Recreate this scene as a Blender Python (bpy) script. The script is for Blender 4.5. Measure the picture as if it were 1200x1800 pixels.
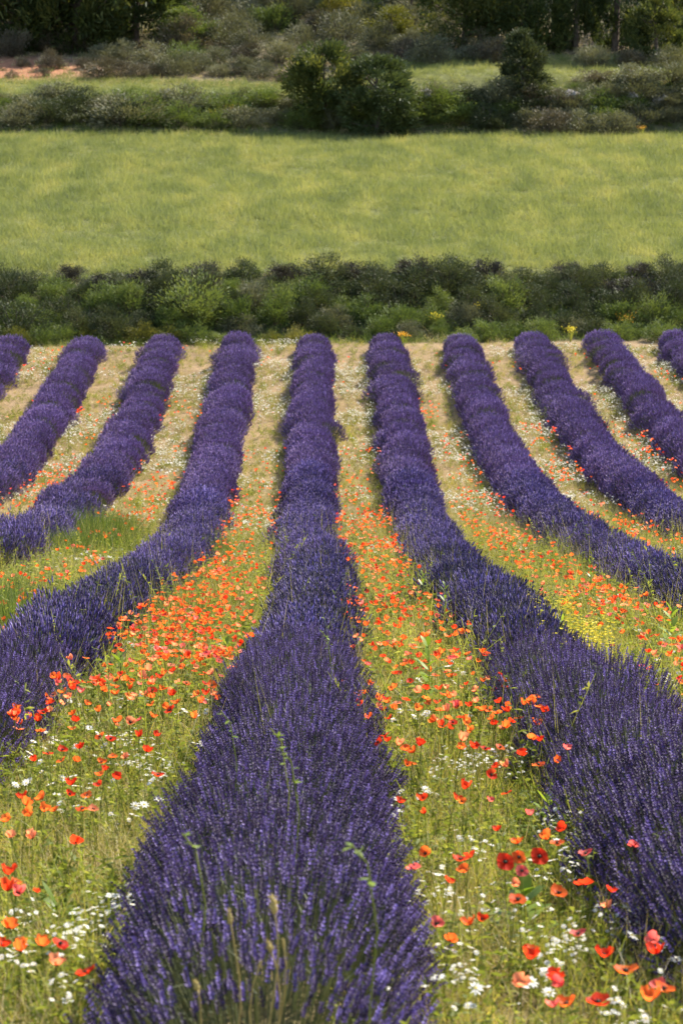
import bpy, math, random
import numpy as np
from mathutils import Vector, Matrix, Euler
random.seed(7)
R = np.random.default_rng(7)
rad = math.radians
for o in list(bpy.data.objects):
    bpy.data.objects.remove(o)
S = bpy.context.scene

# ------------------------------------------------------------------ camera, sky, sun, exposure
F = 4250.0                       # focal length in photo pixels (85 mm on a 36 mm tall sensor)
PITCH = math.atan(550.0 / F)
YAW = 35.0 / F
CAMP = np.array([0.0, 0.0, 1.6])
cd = bpy.data.cameras.new('camera')
cam = bpy.data.objects.new('camera', cd)
S.collection.objects.link(cam)
S.camera = cam
cam.location = CAMP
cam.rotation_euler = (math.pi / 2 - PITCH, 0, -YAW)
cd.sensor_fit = 'VERTICAL'
cd.sensor_height = 36
cd.sensor_width = 24
cd.lens = 85
cd.clip_start = 0.1
cd.clip_end = 3000
cd.dof.use_dof = True
cd.dof.focus_distance = 14.0
cd.dof.aperture_fstop = 8.0

SUN_EL, SUN_AZ = rad(47), rad(54)         # azimuth clockwise from the row direction
W = bpy.data.worlds.new('World')
S.world = W
W.use_nodes = True
nt = W.node_tree
bg = nt.nodes['Background']
sky = nt.nodes.new('ShaderNodeTexSky')
sky.sky_type = 'NISHITA'
sky.sun_disc = False
sky.sun_elevation = SUN_EL
sky.sun_rotation = SUN_AZ
nt.links.new(sky.outputs[0], bg.inputs[0])
bg.inputs[1].default_value = 0.14
sl = bpy.data.lights.new('sun', 'SUN')
sl.energy = 5.0
sl.angle = rad(0.53)
sl.color = (1.0, 0.935, 0.81)
sun = bpy.data.objects.new('sun', sl)
S.collection.objects.link(sun)
sv = Vector((math.cos(SUN_EL) * math.sin(SUN_AZ), math.cos(SUN_EL) * math.cos(SUN_AZ), math.sin(SUN_EL)))
sun.rotation_euler = sv.to_track_quat('Z', 'Y').to_euler()
sun.location = (20, 20, 40)
S.view_settings.view_transform = 'Standard'
S.view_settings.look = 'None'
S.view_settings.gamma = 1
S.view_settings.exposure = 1.25
S.view_settings.use_curve_mapping = False
S.render.engine = 'CYCLES'
S.cycles.max_bounces = 7
S.cycles.transmission_bounces = 4
S.cycles.transparent_max_bounces = 4

# ------------------------------------------------------------------ pixel <-> place
FW = np.array([math.sin(YAW) * math.cos(PITCH), math.cos(YAW) * math.cos(PITCH), -math.sin(PITCH)])
RT = np.array([math.cos(YAW), -math.sin(YAW), 0.0])
UP = np.cross(RT, FW)

def unproj(px, py, D):
    return CAMP + D * (FW + (px - 600) / F * RT - (py - 900) / F * UP)

SP = 1.6                                   # distance between rows
near = [(1800, 1115), (1600, 895), (1400, 672), (1200, 455), (1050, 302), (950, 217), (850, 174), (750, 151), (670, 137.5), (605, 127)]
far = [(602, 54.2), (488, 56.6), (470, 57.6), (236, 88.0), (172, 90.4), (138, 97), (70, 104), (-40, 115), (-250, 140), (-560, 210), (-700, 300)]
pts = [unproj(565, y, F * SP / s) for y, s in near] + [unproj(565, y, d) for y, d in far]
PY = [p[1] for p in pts]
PZ = [p[2] for p in pts]
sl0 = (PZ[1] - PZ[0]) / (PY[1] - PY[0])
PY = [-60, -3] + PY + [700, 2500]
PZ = [PZ[0] - sl0 * 9 + 2, PZ[0] - sl0 * (pts[0][1] + 3)] + PZ + [PZ[-1] + 30, PZ[-1] - 40]
gy = np.arange(-60, 320, 0.1)
gz = np.interp(gy, PY, PZ)
def smooth(a, sig):
    r = int(sig * 4 / 0.1) + 1
    k = np.exp(-0.5 * (np.arange(-r, r + 1) * 0.1 / sig) ** 2)
    k /= k.sum()
    return np.convolve(np.pad(a, r, mode='edge'), k, mode='valid')
ga, gb = smooth(gz, 1.1), smooth(gz, 0.28)
bl = np.clip((gy - 50.5) / 2.0, 0, 1)
bl2 = np.clip((gy - 93) / 3.0, 0, 1)
gz = ga * (1 - bl) + (gb * (1 - bl2) + ga * bl2) * bl

def sst(a, b, x):
    t = np.clip((x - a) / (b - a), 0, 1)
    return t * t * (3 - 2 * t)

def wob(x, y, f, ph=0.0):
    return (np.sin(x * f + 1.3 * np.sin(y * f * 0.7 + ph)) * np.cos(y * f * 1.1 + 0.9 * np.sin(x * f * 0.8 + 2 + ph)))

def zt(x, y):
    x = np.asarray(x, float); y = np.asarray(y, float)
    xc = np.clip(x, -14, 14)
    yn = y - 0.16 * xc * sst(28, 53, y) * (1 - sst(60, 80, y))
    yb = yn + 0.35 * wob(x, y, 0.55, 1.0) * sst(53, 55, yn) * (1 - sst(57, 59, yn)) + 0.5 * wob(x, y, 0.35) * sst(86, 89, yn)
    z = np.where(yb < 319, np.interp(yb, gy, gz), np.interp(yb, PY, PZ))
    z = z + 0.85 * sst(-1.5, 5, xc) * sst(88.3, 91, yn) * (1 - sst(100, 115, yn))
    z = z + 0.25 * wob(x, y, 0.21, 0.4) * sst(97, 106, yn) + 0.07 * wob(x, y, 0.3, 2) * sst(58, 65, yn)
    z = z + 0.015 * wob(x, y, 2.3) * (1 - sst(50, 60, y))
    z = z + 2.2 * wob(x, y, 0.03, 0.7) * sst(125, 200, y)
    return z

DS = np.concatenate([np.arange(3.2, 20, 0.05), np.arange(20, 60, 0.1), np.arange(60, 190, 0.2)])
def at(px, py, h=0.0):
    """Where the line of sight through a photo pixel meets the ground raised by h."""
    P = CAMP + DS[:, None] * (FW + (px - 600) / F * RT - (py - 900) / F * UP)
    g = zt(P[:, 0], P[:, 1]) + h
    b = np.nonzero(P[:, 2] < g)[0]
    if len(b) == 0:
        return None
    p = P[b[0]]
    return np.array([p[0], p[1], float(zt(p[0], p[1]))])

def pix(x, y, z):
    v = np.stack([np.asarray(x), np.asarray(y), np.asarray(z)], -1) - CAMP
    d = v @ FW
    return 600 + F * (v @ RT) / d, 900 - F * (v @ UP) / d, d

def rowx(k):
    return SP * (k - 0.11)

# ------------------------------------------------------------------ objects and meshes
def link(o, parent=None):
    S.collection.objects.link(o)
    if parent is not None:
        o.parent = parent
    return o

def tag(o, label=None, cat=None, group=None, kind=None):
    if label: o['label'] = label
    if cat: o['category'] = cat
    if group: o['group'] = group
    if kind: o['kind'] = kind
    return o

def empty(name, loc, rot=(0, 0, 0), scale=1.0):
    o = bpy.data.objects.new(name, None)
    o.empty_display_size = 0.1
    o.location = loc
    o.rotation_euler = rot
    o.scale = (scale,) * 3 if not hasattr(scale, '__len__') else scale
    return link(o)

class MB:
    """Collects vertices and 4- or 3-sided faces; build() makes one mesh."""
    def __init__(s):
        s.v, s.q, s.t, s.qm, s.tm, s.a, s.n = [], [], [], [], [], [], 0
    def add(s, v, quads=None, tris=None, mat=0, var=None):
        v = np.asarray(v, float).reshape(-1, 3)
        if quads is not None and len(quads):
            q = np.asarray(quads, int).reshape(-1, 4) + s.n
            s.q.append(q); s.qm.append(np.full(len(q), mat))
        if tris is not None and len(tris):
            t = np.asarray(tris, int).reshape(-1, 3) + s.n
            s.t.append(t); s.tm.append(np.full(len(t), mat))
        s.v.append(v)
        s.a.append(np.full(len(v), 0.5) if var is None else np.broadcast_to(var, (len(v),)).astype(float))
        s.n += len(v)
    def mesh(s, name, mats, smooth=False):
        v = np.concatenate(s.v)
        q = np.concatenate(s.q) if s.q else np.zeros((0, 4), int)
        t = np.concatenate(s.t) if s.t else np.zeros((0, 3), int)
        me = bpy.data.meshes.new(name)
        me.vertices.add(len(v)); me.vertices.foreach_set('co', v.astype(np.float32).ravel())
        nl = q.size + t.size
        me.loops.add(nl)
        me.loops.foreach_set('vertex_index', np.concatenate([q.ravel(), t.ravel()]).astype(np.int32))
        me.polygons.add(len(q) + len(t))
        me.polygons.foreach_set('loop_start', np.concatenate([np.arange(len(q)) * 4, q.size + np.arange(len(t)) * 3]).astype(np.int32))
        me.polygons.foreach_set('material_index', np.concatenate(s.qm + s.tm).astype(np.int32))
        me.polygons.foreach_set('use_smooth', np.full(len(q) + len(t), smooth))
        for m in mats:
            me.materials.append(m)
        at_ = me.attributes.new('var', 'FLOAT', 'POINT')
        at_.data.foreach_set('value', np.concatenate(s.a).astype(np.float32))
        me.update(calc_edges=True)
        return me

def obj(name, me, parent=None):
    return link(bpy.data.objects.new(name, me), parent)

def nrm(a):
    return a / np.maximum(np.linalg.norm(a, axis=-1, keepdims=True), 1e-9)

def sides(d, ref=None):
    r = R.normal(size=d.shape) if ref is None else ref
    return nrm(np.cross(d, r))

def strips(mb, p, d, l, w, droop=0.0, segs=3, mat=0, var=None, shape='blade', sd=None):
    """Blades or leaves: n curved ribbons from p along d."""
    n = len(p)
    l = np.broadcast_to(l, (n,)); w = np.broadcast_to(w, (n,)); g = np.broadcast_to(droop, (n,))
    s = sides(d) if sd is None else sd
    t = np.linspace(0, 1, segs + 1)
    if shape == 'blade':
        pw = 1 - 0.92 * t ** 1.6
    elif shape == 'stem':
        pw = 1 - 0.4 * t
    else:
        pw = 0.12 + 0.88 * np.sin(np.pi * np.clip(t * 0.9 + 0.08, 0, 1)) ** 0.8
        pw[-1] = 0.04
    c = p[:, None] + d[:, None] * (l[:, None] * t)[..., None]
    c = c.copy()
    c[..., 2] -= (g * l)[:, None] * t ** 2
    off = s[:, None] * (0.5 * w[:, None] * pw)[..., None]
    v = np.stack([c - off, c + off], 2).reshape(n, -1, 3)
    nv = (segs + 1) * 2
    q1 = np.array([[2 * i, 2 * i + 1, 2 * i + 3, 2 * i + 2] for i in range(segs)])
    q = (np.arange(n) * nv)[:, None, None] + q1
    vr = None if var is None else np.repeat(np.broadcast_to(var, (n,)), nv)
    mb.add(v.reshape(-1, 3), q.reshape(-1, 4), mat=mat, var=vr)

def tube(mb, path, rads, n=5, mat=0, var=0.5, cap=True):
    path = np.asarray(path, float); rads = np.broadcast_to(rads, (len(path),))
    T = nrm(np.gradient(path, axis=0))
    ref = np.array([1.0, 0, 0]) if abs(T[0][0]) < 0.8 else np.array([0, 1.0, 0])
    vs = []
    for i in range(len(path)):
        a = nrm(np.cross(T[i], ref)); b = np.cross(T[i], a)
        th = np.arange(n) * 2 * np.pi / n
        vs.append(path[i] + rads[i] * (np.cos(th)[:, None] * a + np.sin(th)[:, None] * b))
    q = [[i * n + j, i * n + (j + 1) % n, (i + 1) * n + (j + 1) % n, (i + 1) * n + j] for i in range(len(path) - 1) for j in range(n)]
    v = np.concatenate(vs)
    tr = []
    if cap:
        v = np.concatenate([v, path[-1:] + T[-1:] * rads[-1] * 0.5])
        tr = [[(len(path) - 1) * n + j, (len(path) - 1) * n + (j + 1) % n, len(v) - 1] for j in range(n)]
    mb.add(v, q, tr, mat=mat, var=var)

# ------------------------------------------------------------------ materials
def ramp(nt, fac, stops):
    n = nt.nodes.new('ShaderNodeValToRGB')
    cr = n.color_ramp
    while len(cr.elements) < len(stops):
        cr.elements.new(0.5)
    for e, (p, c) in zip(cr.elements, stops):
        e.position = p; e.color = (*c, 1)
    nt.links.new(fac, n.inputs[0])
    return n.outputs[0]

def math_(nt, op, a, b=None, clamp=False):
    n = nt.nodes.new('ShaderNodeMath'); n.operation = op; n.use_clamp = clamp
    for i, x in enumerate((a, b)):
        if x is None: continue
        if isinstance(x, (int, float)): n.inputs[i].default_value = x
        else: nt.links.new(x, n.inputs[i])
    return n.outputs[0]

def noise(nt, scale, detail=3, vec=None, rough=0.55):
    n = nt.nodes.new('ShaderNodeTexNoise')
    n.inputs['Scale'].default_value = scale; n.inputs['Detail'].default_value = detail; n.inputs['Roughness'].default_value = rough
    if vec is not None: nt.links.new(vec, n.inputs['Vector'])
    return n.outputs[0]

def leafmat(name, stops, trans=0.35, wvar=0.5, wobj=0.25, wpos=0.25, pscale=0.6, rough=0.6, spec=0.25, tint=(1.15, 1.1, 0.6), squash=None):
    """Thin plant tissue: colour from a ramp over own variation + plant variation + place, some light let through."""
    m = bpy.data.materials.new(name); m.use_nodes = True
    nt = m.node_tree; nt.nodes.clear()
    out = nt.nodes.new('ShaderNodeOutputMaterial')
    a = nt.nodes.new('ShaderNodeAttribute'); a.attribute_name = 'var'
    oi = nt.nodes.new('ShaderNodeObjectInfo')
    ge = nt.nodes.new('ShaderNodeNewGeometry')
    vec = ge.outputs['Position']
    if squash:
        vm = nt.nodes.new('ShaderNodeVectorMath'); vm.operation = 'MULTIPLY'; vm.inputs[1].default_value = squash
        nt.links.new(vec, vm.inputs[0]); vec = vm.outputs[0]
    nz = noise(nt, pscale, 4, vec)
    nz = math_(nt, 'ADD', math_(nt, 'MULTIPLY', math_(nt, 'SUBTRACT', nz, 0.5), 2.4), 0.5)
    f = math_(nt, 'ADD', math_(nt, 'ADD', math_(nt, 'MULTIPLY', a.outputs['Fac'], wvar), math_(nt, 'MULTIPLY', oi.outputs['Random'], wobj)), math_(nt, 'MULTIPLY', nz, wpos), True)
    c = ramp(nt, f, stops)
    p = nt.nodes.new('ShaderNodeBsdfPrincipled')
    p.inputs['Roughness'].default_value = rough
    p.inputs['Specular IOR Level'].default_value = spec
    nt.links.new(c, p.inputs['Base Color'])
    if trans > 0:
        t = nt.nodes.new('ShaderNodeBsdfTranslucent')
        mx = nt.nodes.new('ShaderNodeMix'); mx.data_type = 'RGBA'; mx.blend_type = 'MULTIPLY'
        mx.inputs[0].default_value = 1.0
        nt.links.new(c, mx.inputs[6]); mx.inputs[7].default_value = (*tint, 1)
        nt.links.new(mx.outputs[2], t.inputs[0])
        ms = nt.nodes.new('ShaderNodeMixShader'); ms.inputs[0].default_value = trans
        nt.links.new(p.outputs[0], ms.inputs[1]); nt.links.new(t.outputs[0], ms.inputs[2])
        nt.links.new(ms.outputs[0], out.inputs[0])
    else:
        nt.links.new(p.outputs[0], out.inputs[0])
    return m

M = {}
M['spike'] = leafmat('lavender_flower', [(0.0, (0.03, 0.024, 0.033)), (0.35, (0.052, 0.036, 0.075)), (0.62, (0.095, 0.064, 0.18)), (0.85, (0.19, 0.135, 0.40)), (1.0, (0.34, 0.27, 0.62))], 0.2, 0.8, 0.1, 0.1, 0.5, tint=(1.1, 0.9, 1.1))
M['spike_far_cast'] = leafmat('lavender_flower_far_cast', [(0.0, (0.075, 0.052, 0.075)), (0.3, (0.14, 0.088, 0.165)), (0.6, (0.225, 0.14, 0.315)), (0.85, (0.33, 0.215, 0.47)), (1.0, (0.46, 0.34, 0.61))], 0.22, 0.8, 0.15, 0.15, 0.5, tint=(1.15, 0.9, 1.05))  # far rows: paler purple cast of the distant view, put into the flower colour
M['spike_mid_cast'] = leafmat('lavender_flower_mid_cast', [(0.0, (0.045, 0.033, 0.052)), (0.33, (0.08, 0.054, 0.11)), (0.61, (0.14, 0.09, 0.235)), (0.85, (0.235, 0.16, 0.42)), (1.0, (0.38, 0.29, 0.61))], 0.2, 0.8, 0.15, 0.15, 0.5, tint=(1.15, 0.9, 1.05))  # middle distance: half of that view cast mixed into the colour
M['lstem'] = leafmat('lavender_stem', [(0, (0.045, 0.055, 0.03)), (0.6, (0.10, 0.115, 0.055)), (1, (0.2, 0.2, 0.10))], 0.2)
M['grass'] = leafmat('grass_blade', [(0, (0.11, 0.13, 0.028)), (0.4, (0.265, 0.25, 0.058)), (0.75, (0.45, 0.385, 0.11)), (1, (0.64, 0.54, 0.26))], 0.56, 0.4, 0.3, 0.3)
M['straw'] = leafmat('dry_straw', [(0, (0.3, 0.23, 0.10)), (0.6, (0.52, 0.43, 0.22)), (1, (0.7, 0.63, 0.42))], 0.3, 0.6, 0.3, 0.1)
M['weed'] = leafmat('weed_leaf', [(0, (0.08, 0.11, 0.02)), (0.5, (0.205, 0.24, 0.045)), (1, (0.42, 0.40, 0.11))], 0.56, 0.5, 0.3, 0.2)
M['clump'] = leafmat('clump_blade', [(0, (0.05, 0.085, 0.018)), (0.5, (0.11, 0.155, 0.032)), (1, (0.22, 0.25, 0.07))], 0.45)
M['broad'] = leafmat('broad_leaf', [(0, (0.08, 0.13, 0.018)), (0.5, (0.18, 0.26, 0.03)), (1, (0.32, 0.4, 0.06))], 0.5, 0.6, 0.3, 0.1, rough=0.4)
M['meadow'] = leafmat('meadow_blade', [(0, (0.10, 0.13, 0.055)), (0.35, (0.17, 0.20, 0.075)), (0.65, (0.26, 0.275, 0.098)), (1, (0.40, 0.36, 0.14))], 0.46, 0.22, 0.26, 0.6, 0.9, squash=(1, 0.3, 0.5))
M['shrub_dark'] = leafmat('dark_shrub_leaf', [(0, (0.022, 0.03, 0.013)), (0.5, (0.05, 0.063, 0.024)), (1, (0.12, 0.125, 0.05))], 0.2, 0.5, 0.4, 0.1)
M['shrub_green'] = leafmat('green_shrub_leaf', [(0, (0.05, 0.078, 0.02)), (0.5, (0.115, 0.155, 0.036)), (1, (0.22, 0.25, 0.075))], 0.3, 0.5, 0.4, 0.1)
M['shrub_grey'] = leafmat('grey_shrub_leaf', [(0, (0.06, 0.065, 0.038)), (0.5, (0.14, 0.14, 0.078)), (1, (0.24, 0.225, 0.13))], 0.22, 0.5, 0.4, 0.1)
M['shrub_brown'] = leafmat('brown_shrub_leaf', [(0, (0.045, 0.04, 0.028)), (0.5, (0.105, 0.088, 0.055)), (1, (0.2, 0.165, 0.10))], 0.15, 0.5, 0.4, 0.1)
M['shrub_top'] = leafmat('dark_heath_leaf', [(0, (0.016, 0.015, 0.013)), (0.5, (0.038, 0.034, 0.028)), (1, (0.085, 0.072, 0.058))], 0.15, 0.5, 0.4, 0.1)
M['shrub_yellow'] = leafmat('yellow_shrub_leaf', [(0, (0.06, 0.075, 0.015)), (0.5, (0.13, 0.135, 0.025)), (1, (0.24, 0.2, 0.04))], 0.35, 0.5, 0.4, 0.1)
M['pine'] = leafmat('pine_needles', [(0, (0.025, 0.04, 0.014)), (0.5, (0.06, 0.08, 0.023)), (1, (0.19, 0.185, 0.045))], 0.42, 0.6, 0.3, 0.1)
M['juniper'] = leafmat('juniper_needles', [(0, (0.035, 0.052, 0.02)), (0.5, (0.08, 0.105, 0.035)), (1, (0.17, 0.19, 0.065))], 0.22, 0.6, 0.3, 0.1)
for nm, st in (('red', [(0, (0.55, 0.02, 0.008)), (0.5, (0.8, 0.05, 0.015)), (1, (0.86, 0.12, 0.03))]),
               ('orange', [(0, (0.78, 0.09, 0.016)), (0.5, (0.87, 0.16, 0.03)), (1, (0.9, 0.26, 0.05))]),
               ('salmon', [(0, (0.8, 0.17, 0.07)), (0.5, (0.87, 0.27, 0.13)), (1, (0.9, 0.4, 0.2))]),
               ('pink', [(0, (0.7, 0.06, 0.07)), (0.5, (0.82, 0.14, 0.13)), (1, (0.88, 0.27, 0.22))])):
    M['petal_' + nm] = leafmat('poppy_petal_' + nm, st, 0.66, 0.5, 0.4, 0.1, rough=0.5, spec=0.2, tint=(1.12, 1.05, 0.9))
M['dark'] = leafmat('poppy_heart', [(0, (0.012, 0.012, 0.012)), (1, (0.04, 0.045, 0.02))], 0)
M['white'] = leafmat('white_petal', [(0, (0.66, 0.64, 0.56)), (1, (0.82, 0.8, 0.75))], 0.35, tint=(1, 1, 0.95))
M['yellow'] = leafmat('yellow_petal', [(0, (0.62, 0.46, 0.03)), (1, (0.8, 0.68, 0.08))], 0.35, tint=(1, 1, 0.9))
M['orangef'] = leafmat('orange_petal', [(0, (0.62, 0.28, 0.02)), (1, (0.8, 0.45, 0.05))], 0.35, tint=(1, 1, 0.9))
M['seed'] = leafmat('seed_head', [(0, (0.24, 0.17, 0.06)), (0.5, (0.36, 0.28, 0.10)), (1, (0.55, 0.43, 0.17))], 0.15)

def solid(name, stops, scale, bump=0.3, bscale=None, detail=6, rough=0.85):
    m = bpy.data.materials.new(name); m.use_nodes = True
    nt = m.node_tree
    p = nt.nodes['Principled BSDF']; p.inputs['Roughness'].default_value = rough; p.inputs['Specular IOR Level'].default_value = 0.2
    ge = nt.nodes.new('ShaderNodeNewGeometry')
    nt.links.new(ramp(nt, noise(nt, scale, detail, ge.outputs['Position']), stops), p.inputs['Base Color'])
    b = nt.nodes.new('ShaderNodeBump'); b.inputs['Strength'].default_value = bump; b.inputs['Distance'].default_value = 0.05
    nt.links.new(noise(nt, bscale or scale * 3, 6, ge.outputs['Position']), b.inputs['Height'])
    nt.links.new(b.outputs[0], p.inputs['Normal'])
    return m
M['bark'] = solid('bark', [(0.3, (0.05, 0.035, 0.025)), (0.7, (0.16, 0.12, 0.09))], 8)
M['rock'] = solid('limestone', [(0.3, (0.2, 0.17, 0.14)), (0.6, (0.4, 0.36, 0.32)), (0.8, (0.52, 0.48, 0.44))], 4, 0.6)

def groundmat():
    m = bpy.data.materials.new('ground'); m.use_nodes = True
    nt = m.node_tree
    p = nt.nodes['Principled BSDF']; p.inputs['Roughness'].default_value = 0.95; p.inputs['Specular IOR Level'].default_value = 0.1
    ge = nt.nodes.new('ShaderNodeNewGeometry')
    a = nt.nodes.new('ShaderNodeAttribute'); a.attribute_name = 'soil'
    n1 = noise(nt, 9, 6, ge.outputs['Position'], 0.65); n2 = noise(nt, 0.9, 4, ge.outputs['Position'])
    k = math_(nt, 'ADD', math_(nt, 'MULTIPLY', n1, 0.6), math_(nt, 'MULTIPLY', n2, 0.4))
    c = ramp(nt, k, [(0.3, (0.5, 0.48, 0.45)), (0.5, (1, 1, 1)), (0.7, (1.45, 1.4, 1.3))])
    mx = nt.nodes.new('ShaderNodeMix'); mx.data_type = 'RGBA'; mx.blend_type = 'MULTIPLY'; mx.inputs[0].default_value = 1
    nt.links.new(a.outputs['Color'], mx.inputs[6]); nt.links.new(c, mx.inputs[7])
    nt.links.new(mx.outputs[2], p.inputs['Base Color'])
    b = nt.nodes.new('ShaderNodeBump'); b.inputs['Strength'].default_value = 0.8; b.inputs['Distance'].default_value = 0.04
    nt.links.new(noise(nt, 22, 8, ge.outputs['Position'], 0.7), b.inputs['Height'])
    nt.links.new(b.outputs[0], p.inputs['Normal'])
    return m
M['ground'] = groundmat()

# ------------------------------------------------------------------ ground
ys = np.concatenate([np.arange(-60, 0, 4), np.arange(0, 30, 0.25), np.arange(30, 53, 0.35), np.arange(53, 60, 0.15), np.arange(60, 86, 0.7),
                     np.arange(86, 93, 0.2), np.arange(93, 130, 0.6), np.arange(130, 320, 6), np.geomspace(320, 2400, 14)])
xs = np.concatenate([-np.geomspace(1800, 24, 22), np.arange(-23.5, -9, 0.6), np.arange(-9, 9.01, 0.3), np.arange(9.6, 23.6, 0.6), np.geomspace(24, 1800, 22)])
X, Y = np.meshgrid(xs, ys)
Z = zt(X, Y)
nx, ny = len(xs), len(ys)
ii, jj = np.meshgrid(np.arange(nx - 1), np.arange(ny - 1))
a0 = (jj * nx + ii).ravel()
mb = MB()
mb.add(np.stack([X, Y, Z], -1).reshape(-1, 3), np.stack([a0, a0 + 1, a0 + nx + 1, a0 + nx], -1))
me = mb.mesh('ground', [M['ground']], True)
col = np.ones((ny, nx, 4))
soil_tan, litter, mead, bankc, hillc, red = [np.array(c) for c in ((0.25, 0.175, 0.10), (0.25, 0.2, 0.095), (0.13, 0.135, 0.05), (0.09, 0.085, 0.045), (0.2, 0.155, 0.098), (0.33, 0.155, 0.085))]
def mixc(a, b, t): return a * (1 - t[..., None]) + b * t[..., None]
c = np.broadcast_to(litter, (ny, nx, 3))
c = mixc(c, soil_tan, sst(20, 40, Y))
yn = Y - 0.16 * np.clip(X, -14, 14) * sst(28, 53, Y) * (1 - sst(60, 80, Y))
c = mixc(c, bankc, sst(53.3, 54.3, yn)); c = mixc(c, mead, sst(56.5, 57.5, yn)); c = mixc(c, bankc * 1.3, sst(87.5, 88.3, yn))
c = mixc(c, mead, sst(90.2, 90.8, yn)); c = mixc(c, hillc, sst(97, 98.5, yn))
redm = np.exp(-((X + 12.8) / 3.2) ** 2 - ((Y - 99.5) / 3.0) ** 2) * 1.6
c = mixc(c, red, np.clip(redm, 0, 1) * sst(96.5, 98, yn))
c = mixc(c, bankc * 0.9, sst(102, 109, Y))
col[..., :3] = c
ca = me.color_attributes.new('soil', 'FLOAT_COLOR', 'POINT')
ca.data.foreach_set('color', col.astype(np.float32).ravel())
tag(obj('ground', me), kind='structure')

# ------------------------------------------------------------------ scatter for the uncountable
def scatter(name, label, variants, P, rot, scl, idx, kind='stuff', cat=None):
    P = np.asarray(P, np.float32)
    me = bpy.data.meshes.new(name)
    me.vertices.add(len(P)); me.vertices.foreach_set('co', P.ravel())
    for n_, t_, dat, key in (('rot', 'FLOAT_VECTOR', rot, 'vector'), ('scl', 'FLOAT', scl, 'value'), ('idx', 'INT', idx, 'value')):
        a = me.attributes.new(n_, t_, 'POINT')
        a.data.foreach_set(key, np.asarray(dat, np.int32 if t_ == 'INT' else np.float32).ravel())
    o = obj(name, me)
    tag(o, label, cat, None, kind)
    src = bpy.data.collections.new(name + '_kinds')
    for i, v in enumerate(variants):
        src.objects.link(bpy.data.objects.new('%s_kind_%02d' % (name, i), v))
    g = bpy.data.node_groups.new(name, 'GeometryNodeTree')
    g.interface.new_socket('Geometry', in_out='INPUT', socket_type='NodeSocketGeometry')
    g.interface.new_socket('Geometry', in_out='OUTPUT', socket_type='NodeSocketGeometry')
    N, L = g.nodes, g.links
    gi, go = N.new('NodeGroupInput'), N.new('NodeGroupOutput')
    ci = N.new('GeometryNodeCollectionInfo'); ci.inputs[0].default_value = src
    ci.inputs['Separate Children'].default_value = True; ci.inputs['Reset Children'].default_value = True
    ip = N.new('GeometryNodeInstanceOnPoints'); ip.inputs['Pick Instance'].default_value = True
    def named(n_, t_):
        x = N.new('GeometryNodeInputNamedAttribute'); x.data_type = t_; x.inputs[0].default_value = n_
        return x.outputs[0]
    er = N.new('FunctionNodeEulerToRotation')
    L.new(named('rot', 'FLOAT_VECTOR'), er.inputs[0])
    L.new(er.outputs[0], ip.inputs['Rotation']); L.new(named('scl', 'FLOAT'), ip.inputs['Scale']); L.new(named('idx', 'INT'), ip.inputs['Instance Index'])
    L.new(gi.outputs[0], ip.inputs['Points']); L.new(ci.outputs[0], ip.inputs['Instance']); L.new(ip.outputs[0], go.inputs[0])
    md = o.modifiers.new('scatter', 'NODES'); md.node_group = g
    return o

def ground_pts(x, y):
    return np.stack([x, y, zt(x, y)], -1)

def spins(n, tilt=0.12):
    return np.stack([R.normal(0, tilt, n), R.normal(0, tilt, n), R.uniform(0, 6.283, n)], -1)

def tuft(n, h, w, spread, mat, lean=0.35, droop=0.25, segs=3, extra=None):
    mb = MB()
    p = np.concatenate([R.normal(0, spread, (n, 2)), np.zeros((n, 1))], 1)
    d = nrm(np.concatenate([R.normal(0, lean, (n, 2)), np.ones((n, 1))], 1))
    strips(mb, p, d, R.uniform(0.45, 1.0, n) * h, w * R.uniform(0.6, 1.2, n), R.uniform(0, 2 * droop, n), segs, 0, R.random(n))
    if extra: extra(mb)
    return mb, mat

# tufts of the weeds between the rows
def weed_tuft(h, stems=6, leaves=9):
    mb = MB()
    for i in range(stems):
        b = np.array([R.normal(0, 0.05), R.normal(0, 0.05), 0.0]); d = nrm(np.array([R.normal(0, 0.35), R.normal(0, 0.35), 1.0]))
        L_ = h * R.uniform(0.6, 1.0); v = R.random()
        strips(mb, b[None], d[None], L_, 0.004, 0.1, 3, 0, v, 'stem')
        t = R.uniform(0.1, 0.95, leaves)
        p = b + d * (L_ * t)[:, None]; p[:, 2] -= 0.1 * L_ * t ** 2
        dd = nrm(np.concatenate([R.normal(0, 1, (leaves, 2)), R.uniform(0.1, 0.9, (leaves, 1))], 1))
        strips(mb, p, dd, R.uniform(0.02, 0.055, leaves) * (1.2 - 0.5 * t), R.uniform(0.006, 0.014, leaves), 0.3, 2, 0, np.clip(v + R.normal(0, 0.2, leaves), 0, 1), 'leaf')
    return mb
def tm(mb, name, mats): return mb.mesh(name, mats)
V_weed = [tm(tuft(26, 0.20, 0.0035, 0.05, None, 0.45)[0], 'grass_tuft', [M['grass']]), tm(tuft(22, 0.30, 0.004, 0.05, None, 0.35)[0], 'grass_tuft', [M['grass']]),
          tm(weed_tuft(0.22), 'weed_tuft', [M['weed']]), tm(weed_tuft(0.32, 7, 12), 'weed_tuft', [M['weed']]), tm(weed_tuft(0.14, 8, 8), 'weed_tuft', [M['weed']]),
          tm(tuft(20, 0.20, 0.003, 0.05, None, 0.6)[0], 'straw_tuft', [M['straw']]), tm(tuft(14, 0.34, 0.0025, 0.04, None, 0.3)[0], 'straw_tuft', [M['straw']])]
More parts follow.
